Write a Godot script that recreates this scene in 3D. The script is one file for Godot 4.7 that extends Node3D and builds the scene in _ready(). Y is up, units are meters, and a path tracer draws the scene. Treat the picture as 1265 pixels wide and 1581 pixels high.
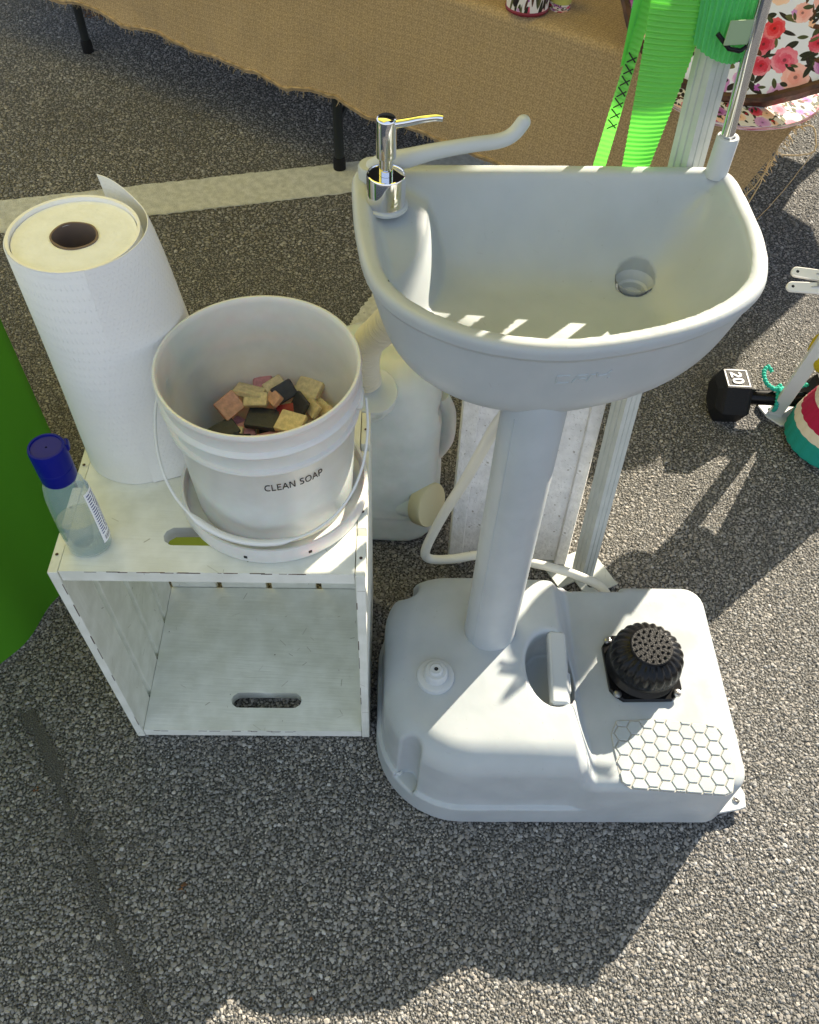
extends Node3D

# ------------------------------------------------------------------ mesh builder
class MB:
	var v := PackedVector3Array()
	var n := PackedVector3Array()
	var uv := PackedVector2Array()
	var c := PackedColorArray()
	var i := PackedInt32Array()
	var has_c := false
	func vert(p: Vector3, nn: Vector3, t := Vector2.ZERO) -> int:
		v.append(p); n.append(nn); uv.append(t)
		return v.size() - 1
	func tri(a: int, b: int, d: int) -> void:
		var g := (v[b] - v[a]).cross(v[d] - v[a])
		if g.dot(n[a] + n[b] + n[d]) > 0.0:
			i.append(a); i.append(d); i.append(b)
		else:
			i.append(a); i.append(b); i.append(d)
	func quad(a: int, b: int, d: int, e: int) -> void:
		tri(a, b, d); tri(a, d, e)
	func flat(pts: Array) -> void:
		var nn: Vector3 = (pts[1] - pts[0]).cross(pts[2] - pts[0]).normalized()
		var a := vert(pts[0], nn); var b := vert(pts[1], nn); var d := vert(pts[2], nn)
		i.append(a); i.append(d); i.append(b)
		if pts.size() == 4:
			var e := vert(pts[3], nn)
			i.append(a); i.append(e); i.append(d)
	func mesh() -> ArrayMesh:
		var a := []
		a.resize(Mesh.ARRAY_MAX)
		a[Mesh.ARRAY_VERTEX] = v; a[Mesh.ARRAY_NORMAL] = n; a[Mesh.ARRAY_TEX_UV] = uv; a[Mesh.ARRAY_INDEX] = i
		if has_c: a[Mesh.ARRAY_COLOR] = c
		var m := ArrayMesh.new()
		m.add_surface_from_arrays(Mesh.PRIMITIVE_TRIANGLES, a)
		return m

var names := {}
var rng := RandomNumberGenerator.new()
var M := {}

func numbered(called: String) -> String:
	if not names.has(called):
		names[called] = 0
		return called
	names[called] += 1
	return "%s_%03d" % [called, names[called]]

func tag(o: Node, label: String, category: String, group := "", kind := "") -> void:
	if label: o.set_meta("label", label)
	if category: o.set_meta("category", category)
	if group: o.set_meta("group", group)
	if kind: o.set_meta("kind", kind)

func thing(called: String, label: String, category: String, group := "", kind := "") -> Node3D:
	var o := Node3D.new()
	o.name = numbered(called)
	add_child(o)
	tag(o, label, category, group, kind)
	return o

func part(called: String, mb, m: Material, parent: Node = self) -> MeshInstance3D:
	var o := MeshInstance3D.new()
	o.name = numbered(called) if parent == self else called
	o.mesh = mb.mesh() if mb is MB else mb
	o.material_override = m
	parent.add_child(o, true)
	return o

# ------------------------------------------------------------------ shapes
func box(mb: MB, x: Transform3D, s: Vector3, b := 0.0015) -> void:
	var h := s / 2.0
	b = minf(b, minf(h.x, minf(h.y, h.z)) * 0.9)
	var ax := [Vector3.RIGHT, Vector3.UP, Vector3.BACK]
	for k in 3:
		for sg in [-1.0, 1.0]:
			var w: Vector3 = ax[k] * sg
			var u: Vector3 = ax[(k + 1) % 3]
			var q: Vector3 = ax[(k + 2) % 3]
			var hu: float = h[(k + 1) % 3] - b
			var hq: float = h[(k + 2) % 3] - b
			var cc: Vector3 = w * h[k]
			var nn: Vector3 = (x.basis * w).normalized()
			var id := []
			for e in [[-1, -1], [1, -1], [1, 1], [-1, 1]]:
				id.append(mb.vert(x * (cc + u * hu * e[0] + q * hq * e[1]), nn, Vector2(hu * e[0], hq * e[1]) * 2.0))
			mb.quad(id[0], id[1], id[2], id[3])
	for k in 3: # edges along axis k
		for s1 in [-1.0, 1.0]:
			for s2 in [-1.0, 1.0]:
				var a1: Vector3 = ax[(k + 1) % 3] * s1
				var a2: Vector3 = ax[(k + 2) % 3] * s2
				var h1: float = h[(k + 1) % 3]
				var h2: float = h[(k + 2) % 3]
				var n1: Vector3 = (x.basis * a1).normalized()
				var n2: Vector3 = (x.basis * a2).normalized()
				var l: Vector3 = ax[k] * (h[k] - b)
				var p1 := a1 * h1 + a2 * (h2 - b)
				var p2 := a1 * (h1 - b) + a2 * h2
				mb.quad(mb.vert(x * (p1 - l), n1), mb.vert(x * (p1 + l), n1), mb.vert(x * (p2 + l), n2), mb.vert(x * (p2 - l), n2))
	for sx in [-1.0, 1.0]:
		for sy in [-1.0, 1.0]:
			for sz in [-1.0, 1.0]:
				var s3 := Vector3(sx, sy, sz)
				var ids := []
				for k in 3:
					var p := (h - Vector3.ONE * b) * s3
					p[k] = h[k] * s3[k]
					ids.append(mb.vert(x * p, (x.basis * (ax[k] * s3[k])).normalized()))
				mb.tri(ids[0], ids[1], ids[2])

func at(p: Vector3) -> Transform3D:
	return Transform3D(Basis(), p)

func along(p: Vector3, y: Vector3, twist := 0.0) -> Transform3D: # local y along given direction
	y = y.normalized()
	var ref := Vector3.BACK if absf(y.z) < 0.9 else Vector3.RIGHT
	var x := y.cross(ref).normalized()
	var z := x.cross(y)
	return Transform3D(Basis(x, y, z) * Basis(Vector3.UP, twist), p)

# lathe: profile of (radius, height); corners sharper than 38 degrees are split; rad(theta, k, r) may modulate
func lathe(mb: MB, x: Transform3D, prof: Array, segs := 48, mod = null, sx := 1.0, sz := 1.0, smooth := 38.0) -> void:
	var np := prof.size()
	var sn := []
	for k in np - 1:
		var d: Vector2 = prof[k + 1] - prof[k]
		sn.append(Vector2(d.y, -d.x).normalized())
	var rows := [] # [profile index, normal]
	for k in np:
		if k == 0: rows.append([k, sn[0]])
		elif k == np - 1: rows.append([k, sn[k - 1]])
		elif sn[k - 1].angle_to(sn[k]) > deg_to_rad(smooth) or sn[k - 1].angle_to(sn[k]) < -deg_to_rad(smooth):
			rows.append([k, sn[k - 1]]); rows.append([k, sn[k]])
		else: rows.append([k, (sn[k - 1] + sn[k]).normalized()])
	var first := mb.v.size()
	for r in rows:
		var pr: Vector2 = prof[r[0]]
		var nr: Vector2 = r[1]
		for s in segs + 1:
			var th := TAU * s / segs
			var rr := pr.x
			if mod != null: rr = mod.call(th, pr)
			var p := Vector3(cos(th) * rr * sx, pr.y, sin(th) * rr * sz)
			var nn := Vector3(cos(th) * nr.x / sx, nr.y, sin(th) * nr.x / sz)
			if mod != null:
				var dr: float = (mod.call(th + 0.01, pr) - mod.call(th - 0.01, pr)) / 0.02
				nn -= Vector3(-sin(th), 0, cos(th)) * (dr / maxf(pr.x, 0.001)) * absf(nr.x)
			mb.vert(x * p, (x.basis * nn).normalized(), Vector2(float(s) / segs, float(r[0]) / (np - 1)))
	for k in rows.size() - 1:
		if rows[k][0] == rows[k + 1][0]: continue
		for s in segs:
			var a := first + k * (segs + 1) + s
			mb.quad(a, a + 1, a + segs + 2, a + segs + 1)

func spline(pts: Array, per := 6) -> PackedVector3Array:
	var o := PackedVector3Array()
	for k in pts.size() - 1:
		var p0: Vector3 = pts[maxi(k - 1, 0)]
		var p3: Vector3 = pts[mini(k + 2, pts.size() - 1)]
		for s in per:
			o.append((pts[k] as Vector3).cubic_interpolate(pts[k + 1], p0, p3, float(s) / per))
	o.append(pts[-1])
	return o

func tube(mb: MB, pts: PackedVector3Array, rad, segs := 10, caps := true, ell := 1.0) -> void:
	var m := pts.size()
	var t0 := (pts[1] - pts[0]).normalized()
	var nrm := t0.cross(Vector3.UP if absf(t0.y) < 0.9 else Vector3.RIGHT).normalized()
	var first := mb.v.size()
	var len := 0.0
	for k in m:
		var t := (pts[mini(k + 1, m - 1)] - pts[maxi(k - 1, 0)]).normalized()
		nrm = (nrm - t * nrm.dot(t)).normalized()
		var bi := t.cross(nrm)
		if k > 0: len += pts[k].distance_to(pts[k - 1])
		var r: float = rad if rad is float else rad.call(float(k) / (m - 1), len)
		var slope := 0.0
		if not (rad is float): slope = clampf((rad.call(float(k) / (m - 1), len + 0.0004) - r) / 0.0004, -1.5, 1.5)
		for s in segs + 1:
			var a := TAU * s / segs
			var d := nrm * cos(a) * ell + bi * sin(a)
			mb.vert(pts[k] + d * r, (nrm * cos(a) / ell + bi * sin(a) - t * slope).normalized(), Vector2(float(s) / segs, len))
	for k in m - 1:
		for s in segs:
			var a := first + k * (segs + 1) + s
			mb.quad(a, a + 1, a + segs + 2, a + segs + 1)
	if caps:
		for e in 2:
			var k := 0 if e == 0 else m - 1
			var t := (pts[0] - pts[1]).normalized() if e == 0 else (pts[m - 1] - pts[m - 2]).normalized()
			var cen := mb.vert(pts[k] + t * 0.0005, t)
			var ring := []
			for s in segs + 1:
				ring.append(mb.vert(mb.v[first + k * (segs + 1) + s], t))
			for s in segs: mb.tri(cen, ring[s], ring[s + 1])

# extruded convex or concave polygon lying in local x,y; depth along local z (0..d), with chamfered front edge
func prism(mb: MB, x: Transform3D, poly: PackedVector2Array, d: float, ch := 0.0) -> void:
	if Geometry2D.is_polygon_clockwise(poly): poly.reverse()
	var m := poly.size()
	var top := PackedVector2Array()
	for k in m:
		if ch > 0.0:
			var a := (poly[k] - poly[(k + m - 1) % m]).normalized()
			var b := (poly[(k + 1) % m] - poly[k]).normalized()
			var nn := (Vector2(-a.y, a.x) + Vector2(-b.y, b.x))
			nn = nn / maxf(0.3, nn.length_squared()) * 2.0
			top.append(poly[k] + nn * ch)
		else: top.append(poly[k])
	var idx := Geometry2D.triangulate_polygon(top)
	var fn := (x.basis * Vector3.BACK).normalized()
	for f in 2:
		var src := top if f == 0 else poly
		var nn := fn if f == 0 else -fn
		var first := mb.v.size()
		for p in src: mb.vert(x * Vector3(p.x, p.y, d if f == 0 else 0.0), nn, p)
		for k in range(0, idx.size(), 3): mb.tri(first + idx[k], first + idx[k + 1], first + idx[k + 2])
	for k in m:
		var k2 := (k + 1) % m
		var e := poly[k2] - poly[k]
		var sn := (x.basis * Vector3(e.y, -e.x, 0)).normalized()
		var ids := [mb.vert(x * Vector3(poly[k].x, poly[k].y, 0), sn), mb.vert(x * Vector3(poly[k2].x, poly[k2].y, 0), sn),
			mb.vert(x * Vector3(poly[k2].x, poly[k2].y, d - ch), sn), mb.vert(x * Vector3(poly[k].x, poly[k].y, d - ch), sn)]
		mb.quad(ids[0], ids[1], ids[2], ids[3])
		if ch > 0.0:
			var cn := (sn + fn).normalized()
			var j := [mb.vert(x * Vector3(poly[k].x, poly[k].y, d - ch), cn), mb.vert(x * Vector3(poly[k2].x, poly[k2].y, d - ch), cn),
				mb.vert(x * Vector3(top[k2].x, top[k2].y, d), cn), mb.vert(x * Vector3(top[k].x, top[k].y, d), cn)]
			mb.quad(j[0], j[1], j[2], j[3])

# board in local x,z with thickness along y (0..th), stadium hole
func holed_board(mb: MB, x: Transform3D, sx: float, sz: float, th: float, hc: Vector2, hl: float, hr: float) -> void:
	var inner := []
	var outer := []
	var m := 48
	var angs := []
	for k in m: angs.append(TAU * k / m)
	for cx in [Vector2(0, 0), Vector2(sx, 0), Vector2(sx, sz), Vector2(0, sz)]: angs.append(fposmod((cx - hc).angle(), TAU))
	angs.sort()
	for a in angs:
		var d := Vector2.from_angle(a)
		var t := 0.0
		# stadium radius along d
		if absf(d.y) > 0.0001 and absf(d.x / d.y) * hr <= hl: t = hr / absf(d.y)
		else:
			var cxx := hl * signf(d.x)
			var b := d.x * cxx
			t = b + sqrt(maxf(0.0, b * b - cxx * cxx + hr * hr))
		inner.append(hc + d * t)
		var tx := ((sx if d.x > 0 else 0.0) - hc.x) / d.x if absf(d.x) > 1e-5 else 1e9
		var tz := ((sz if d.y > 0 else 0.0) - hc.y) / d.y if absf(d.y) > 1e-5 else 1e9
		outer.append(hc + d * minf(tx, tz))
	var mm := angs.size()
	for k in mm:
		var k2 := (k + 1) % mm
		var P := func(q: Vector2, y: float) -> Vector3: return x * Vector3(q.x, y, q.y)
		for f in 2:
			var y := th if f == 0 else 0.0
			var nn := (x.basis * (Vector3.UP if f == 0 else Vector3.DOWN)).normalized()
			mb.quad(mb.vert(P.call(inner[k], y), nn, inner[k]), mb.vert(P.call(outer[k], y), nn, outer[k]), mb.vert(P.call(outer[k2], y), nn, outer[k2]), mb.vert(P.call(inner[k2], y), nn, inner[k2]))
		var e: Vector2 = outer[k2] - outer[k]
		if e.length() > 1e-6:
			var sn := (x.basis * Vector3(e.y, 0, -e.x)).normalized()
			mb.quad(mb.vert(P.call(outer[k], 0.0), sn), mb.vert(P.call(outer[k2], 0.0), sn), mb.vert(P.call(outer[k2], th), sn), mb.vert(P.call(outer[k], th), sn))
		var n1: Vector3 = (x.basis * Vector3(hc.x - inner[k].x, 0, hc.y - inner[k].y)).normalized()
		var n2: Vector3 = (x.basis * Vector3(hc.x - inner[k2].x, 0, hc.y - inner[k2].y)).normalized()
		mb.quad(mb.vert(P.call(inner[k], 0.0), n1), mb.vert(P.call(inner[k2], 0.0), n2), mb.vert(P.call(inner[k2], th), n2), mb.vert(P.call(inner[k], th), n1))

# sheet: f(u,v) -> Vector3 on a grid, given thickness
func sheet(mb: MB, f: Callable, nu: int, nv: int, th := 0.001, uvs := Vector2.ONE) -> void:
	var P := []
	P.resize((nu + 1) * (nv + 1))
	for a in nu + 1:
		for b in nv + 1:
			P[a * (nv + 1) + b] = f.call(float(a) / nu, float(b) / nv)
	var N := []
	N.resize(P.size())
	for a in nu + 1:
		for b in nv + 1:
			var du: Vector3 = P[mini(a + 1, nu) * (nv + 1) + b] - P[maxi(a - 1, 0) * (nv + 1) + b]
			var dv: Vector3 = P[a * (nv + 1) + mini(b + 1, nv)] - P[a * (nv + 1) + maxi(b - 1, 0)]
			N[a * (nv + 1) + b] = du.cross(dv).normalized()
	for side in (2 if th > 0.0 else 1):
		var first := mb.v.size()
		var sg := 1.0 if side == 0 else -1.0
		for a in nu + 1:
			for b in nv + 1:
				var k := a * (nv + 1) + b
				mb.vert(P[k] + N[k] * sg * th / 2.0, N[k] * sg, Vector2(float(a) / nu * uvs.x, float(b) / nv * uvs.y))
		for a in nu:
			for b in nv:
				var q := first + a * (nv + 1) + b
				mb.quad(q, q + nv + 1, q + nv + 2, q + 1)
	if th <= 0.0: return
	var rim := []
	for a in nu + 1: rim.append(a * (nv + 1))
	for b in range(1, nv + 1): rim.append(nu * (nv + 1) + b)
	for a in range(nu - 1, -1, -1): rim.append(a * (nv + 1) + nv)
	for b in range(nv - 1, 0, -1): rim.append(b)
	for k in rim.size():
		var a: int = rim[k]
		var b: int = rim[(k + 1) % rim.size()]
		var e: Vector3 = P[b] - P[a]
		var nn: Vector3 = e.cross(N[a]).normalized()
		mb.quad(mb.vert(P[a] + N[a] * th / 2, nn), mb.vert(P[b] + N[b] * th / 2, nn), mb.vert(P[b] - N[b] * th / 2, nn), mb.vert(P[a] - N[a] * th / 2, nn))

# surface nets over a distance function
func nets(mb: MB, f: Callable, lo: Vector3, hi: Vector3, cell: float) -> void:
	var B := 4
	var nx := int(ceil((hi.x - lo.x) / cell / B)) * B
	var ny := int(ceil((hi.y - lo.y) / cell / B)) * B
	var nz := int(ceil((hi.z - lo.z) / cell / B)) * B
	var sy := nx + 1
	var sz := (nx + 1) * (ny + 1)
	var val := PackedFloat32Array()
	val.resize(sz * (nz + 1))
	val.fill(1e9)
	var id := PackedInt32Array()
	id.resize(sz * (nz + 1))
	id.fill(-1)
	var reach := cell * B * 1.35
	var blocks := []
	for bz in range(0, nz, B):
		for by in range(0, ny, B):
			for bx in range(0, nx, B):
				if absf(f.call(lo + Vector3(bx + B / 2.0, by + B / 2.0, bz + B / 2.0) * cell)) < reach:
					blocks.append(Vector3i(bx, by, bz))
	for b in blocks:
		for k in B + 1:
			for j in B + 1:
				for q in B + 1:
					var a: int = (b.z + k) * sz + (b.y + j) * sy + b.x + q
					if val[a] > 1e8: val[a] = f.call(lo + Vector3(b.x + q, b.y + j, b.z + k) * cell)
	var off := [0, 1, sy, sy + 1, sz, sz + 1, sz + sy, sz + sy + 1]
	var cor := [Vector3(0, 0, 0), Vector3(1, 0, 0), Vector3(0, 1, 0), Vector3(1, 1, 0), Vector3(0, 0, 1), Vector3(1, 0, 1), Vector3(0, 1, 1), Vector3(1, 1, 1)]
	var edges := [[0, 1], [2, 3], [4, 5], [6, 7], [0, 2], [1, 3], [4, 6], [5, 7], [0, 4], [1, 5], [2, 6], [3, 7]]
	for b in blocks:
		for k in B:
			for j in B:
				for q in B:
					var a: int = (b.z + k) * sz + (b.y + j) * sy + b.x + q
					var neg := 0
					for o in off:
						if val[a + o] < 0.0: neg += 1
					if neg == 0 or neg == 8: continue
					var s := Vector3.ZERO
					var m := 0
					for e in edges:
						var v0 := val[a + off[e[0]]]
						var v1 := val[a + off[e[1]]]
						if (v0 < 0.0) != (v1 < 0.0):
							s += (cor[e[0]] as Vector3).lerp(cor[e[1]], v0 / (v0 - v1))
							m += 1
					var p := lo + (Vector3(b.x + q, b.y + j, b.z + k) + s / m) * cell
					var h := cell * 0.35
					var d0: float = f.call(p + Vector3(h, -h, -h))
					var d1: float = f.call(p + Vector3(-h, -h, h))
					var d2: float = f.call(p + Vector3(-h, h, -h))
					var d3: float = f.call(p + Vector3(h, h, h))
					var g := Vector3(1, -1, -1) * d0 + Vector3(-1, -1, 1) * d1 + Vector3(-1, 1, -1) * d2 + Vector3(1, 1, 1) * d3
					id[a] = mb.vert(p, g.normalized(), Vector2(p.x, p.z))
	for b in blocks:
		for k in B:
			for j in B:
				for q in B:
					var x: int = b.x + q
					var y: int = b.y + j
					var z: int = b.z + k
					var a := z * sz + y * sy + x
					if val[a] > 1e8: continue
					var s0 := val[a] < 0.0
					if y > 0 and z > 0 and val[a + 1] < 1e8 and (val[a + 1] < 0.0) != s0: _nq(mb, id, a, a - sy, a - sy - sz, a - sz)
					if x > 0 and z > 0 and val[a + sy] < 1e8 and (val[a + sy] < 0.0) != s0: _nq(mb, id, a, a - 1, a - 1 - sz, a - sz)
					if x > 0 and y > 0 and val[a + sz] < 1e8 and (val[a + sz] < 0.0) != s0: _nq(mb, id, a, a - 1, a - 1 - sy, a - sy)

func _nq(mb: MB, id: PackedInt32Array, a: int, b: int, c: int, d: int) -> void:
	if id[a] >= 0 and id[b] >= 0 and id[c] >= 0 and id[d] >= 0: mb.quad(id[a], id[b], id[c], id[d])

func rmax(a: float, b: float, r: float) -> float:
	return minf(maxf(a, b), -r) + Vector2(maxf(a + r, 0.0), maxf(b + r, 0.0)).length()

func smaxk(a: float, b: float, k: float) -> float:
	var h := maxf(k - absf(a - b), 0.0) / k
	return maxf(a, b) + h * h * k * 0.25

# ------------------------------------------------------------------ materials and textures
func lin(r: float, g: float, b: float, a := 1.0) -> Color:
	var c := Color(r, g, b).linear_to_srgb()
	c.a = a
	return c

func mat(col: Color, rough := 0.6, metal := 0.0) -> StandardMaterial3D:
	var m := StandardMaterial3D.new()
	m.albedo_color = col
	m.roughness = rough
	m.metallic = metal
	return m

func noise_img(seed_: int, freq: float, size := 256, oct := 4, type := FastNoiseLite.TYPE_SIMPLEX_SMOOTH) -> Image:
	var nz := FastNoiseLite.new()
	nz.seed = seed_
	nz.noise_type = type
	nz.frequency = freq
	nz.fractal_octaves = oct
	var im := nz.get_seamless_image(size, size)
	im.convert(Image.FORMAT_RGBA8)
	return im

func tex(im: Image) -> ImageTexture:
	im.generate_mipmaps()
	return ImageTexture.create_from_image(im)

func normal_of(im: Image, s: float) -> ImageTexture:
	var b := im.duplicate() as Image
	b.convert(Image.FORMAT_RGBA8)
	b.bump_map_to_normal_map(s)
	return tex(b)

# map a grey noise image through two colours (sRGB)
func ramp(im: Image, c0: Color, c1: Color, contrast := 1.0) -> Image:
	var d := im.get_data()
	var o := PackedByteArray()
	o.resize(d.size())
	for k in range(0, d.size(), 4):
		var t := clampf((d[k] / 255.0 - 0.5) * contrast + 0.5, 0.0, 1.0)
		o[k] = int(255.0 * lerpf(c0.r, c1.r, t))
		o[k + 1] = int(255.0 * lerpf(c0.g, c1.g, t))
		o[k + 2] = int(255.0 * lerpf(c0.b, c1.b, t))
		o[k + 3] = 255
	return Image.create_from_data(im.get_width(), im.get_height(), false, Image.FORMAT_RGBA8, o)

func tri_tex(m: StandardMaterial3D, albedo: Image, nrm: Image, scale: Vector3, nscale := 0.5, bump := 4.0, world := false) -> StandardMaterial3D:
	if albedo: m.albedo_texture = tex(albedo)
	if nrm:
		m.normal_enabled = true
		m.normal_texture = normal_of(nrm, bump)
		m.normal_scale = nscale
	m.uv1_triplanar = true
	m.uv1_world_triplanar = world
	m.uv1_scale = scale
	return m

func stroke(im: Image, p0: Vector2, p1: Vector2, w: float, col: Color) -> void:
	var steps := int(p0.distance_to(p1) / maxf(0.5, w * 0.4)) + 1
	for s in steps + 1:
		blob(im, p0.lerp(p1, float(s) / steps), w, w, 0.0, col)

func blob(im: Image, c: Vector2, rx: float, ry: float, rot: float, col: Color, wob := 0.0, ph := 0.0) -> void:
	var r := maxf(rx, ry) * 1.3 + 1.0
	var W := im.get_width()
	var H := im.get_height()
	for y in range(int(c.y - r), int(c.y + r) + 1):
		for x in range(int(c.x - r), int(c.x + r) + 1):
			var d := Vector2(x, y) - c
			var q := d.rotated(-rot)
			var e := Vector2(q.x / rx, q.y / ry)
			var lim := 1.0 + wob * sin(e.angle() * 5.0 + ph) + wob * 0.5 * sin(e.angle() * 9.0 + ph * 2.0)
			var t := clampf((lim - e.length()) * minf(rx, ry), 0.0, 1.0)
			if t > 0.0:
				var X := posmod(x, W)
				var Y := posmod(y, H)
				im.set_pixel(X, Y, im.get_pixel(X, Y).lerp(Color(col.r, col.g, col.b), t * col.a))

func leaf(im: Image, c: Vector2, l: float, w: float, rot: float, col: Color) -> void:
	for s in 13:
		var t := s / 12.0 * 2.0 - 1.0
		blob(im, c + Vector2(t * l, 0).rotated(rot), w * (1.0 - t * t) + 0.6, w * (1.0 - t * t) + 0.6, 0, col)
	stroke(im, c - Vector2(l, 0).rotated(rot), c + Vector2(l, 0).rotated(rot), 0.7, col.lightened(0.25))

func flower(im: Image, c: Vector2, r: float, col: Color) -> void:
	var ph := rng.randf() * TAU
	for ring in 4:
		var rr := r * (1.0 - ring * 0.23)
		var np := 7 - ring
		for k in np:
			var a := ph + TAU * k / np + ring * 0.6
			var cc := col.lerp(Color(1, 0.93, 0.93), 0.34 - ring * 0.12 + rng.randf_range(-0.12, 0.14))
			blob(im, c + Vector2.from_angle(a) * rr * 0.55, rr * 0.52, rr * 0.4, a + 1.3, cc, 0.08, ph + k)
			blob(im, c + Vector2.from_angle(a) * rr * 0.42, rr * 0.38, rr * 0.26, a + 1.3, cc.lerp(col, 0.45), 0.08, ph)
	blob(im, c, r * 0.14, r * 0.14, 0, col.darkened(0.35))

func floral(seed_: int, base: Color) -> Image:
	rng.seed = seed_
	var im := Image.create(512, 512, false, Image.FORMAT_RGBA8)
	im.fill(base)
	var greens := [Color(0.13, 0.14, 0.08), Color(0.25, 0.27, 0.14), Color(0.32, 0.17, 0.08), Color(0.12, 0.08, 0.07), Color(0.36, 0.36, 0.2)]
	for k in 150:
		leaf(im, Vector2(rng.randf() * 512, rng.randf() * 512), rng.randf_range(16, 34), rng.randf_range(6, 13), rng.randf() * TAU, greens[rng.randi() % 5])
	var cols := [Color(0.78, 0.1, 0.22), Color(0.86, 0.3, 0.42), Color(0.93, 0.62, 0.58), Color(0.66, 0.33, 0.66), Color(0.85, 0.08, 0.13), Color(0.95, 0.75, 0.62), Color(0.8, 0.55, 0.8)]
	for k in 30:
		flower(im, Vector2((k % 6) * 85 + rng.randf_range(0, 60), (k / 6) * 102 + rng.randf_range(0, 70)), rng.randf_range(22, 52), cols[rng.randi() % 7])
	for k in 60:
		leaf(im, Vector2(rng.randf() * 512, rng.randf() * 512), rng.randf_range(12, 26), rng.randf_range(5, 9), rng.randf() * TAU, greens[rng.randi() % 5])
	for k in 26:
		var c := Vector2(rng.randf() * 512, rng.randf() * 512)
		blob(im, c, rng.randf_range(6, 12), rng.randf_range(6, 12), 0, cols[rng.randi() % 7], 0.15, k)
		leaf(im, c + Vector2(14, 0).rotated(k), 14, 5, k, greens[rng.randi() % 5])
	return im

func weave(c0: Color, c1: Color, w := 256, t := 8) -> Array: # albedo and height of a plain weave
	var al := Image.create(w, w, false, Image.FORMAT_RGBA8)
	var he := Image.create(w, w, false, Image.FORMAT_RGBA8)
	var cnt := w / t
	var tw := []
	for k in cnt * 2: tw.append(rng.randf_range(0.3, 1.0))
	for y in w:
		for x in w:
			var i := x / t
			var j := y / t
			var fx := absf((x % t + 0.5) / t * 2.0 - 1.0)
			var fy := absf((y % t + 0.5) / t * 2.0 - 1.0)
			var warp := (i + j) % 2 == 0
			var a: float = tw[i] if warp else tw[cnt + j]
			var e := fx if warp else fy
			var l := fy if warp else fx
			var h := sqrt(maxf(0.0, 1.0 - e * e * (0.55 + 0.6 * (1.0 - a)))) * (1.0 - 0.35 * l * l)
			if fx > 0.82 and fy > 0.82: h *= 0.3
			var cc := c0.lerp(c1, clampf(h * (0.55 + 0.5 * a), 0.0, 1.0))
			al.set_pixel(x, y, cc)
			he.set_pixel(x, y, Color(h, h, h))
	return [al, he]

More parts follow.
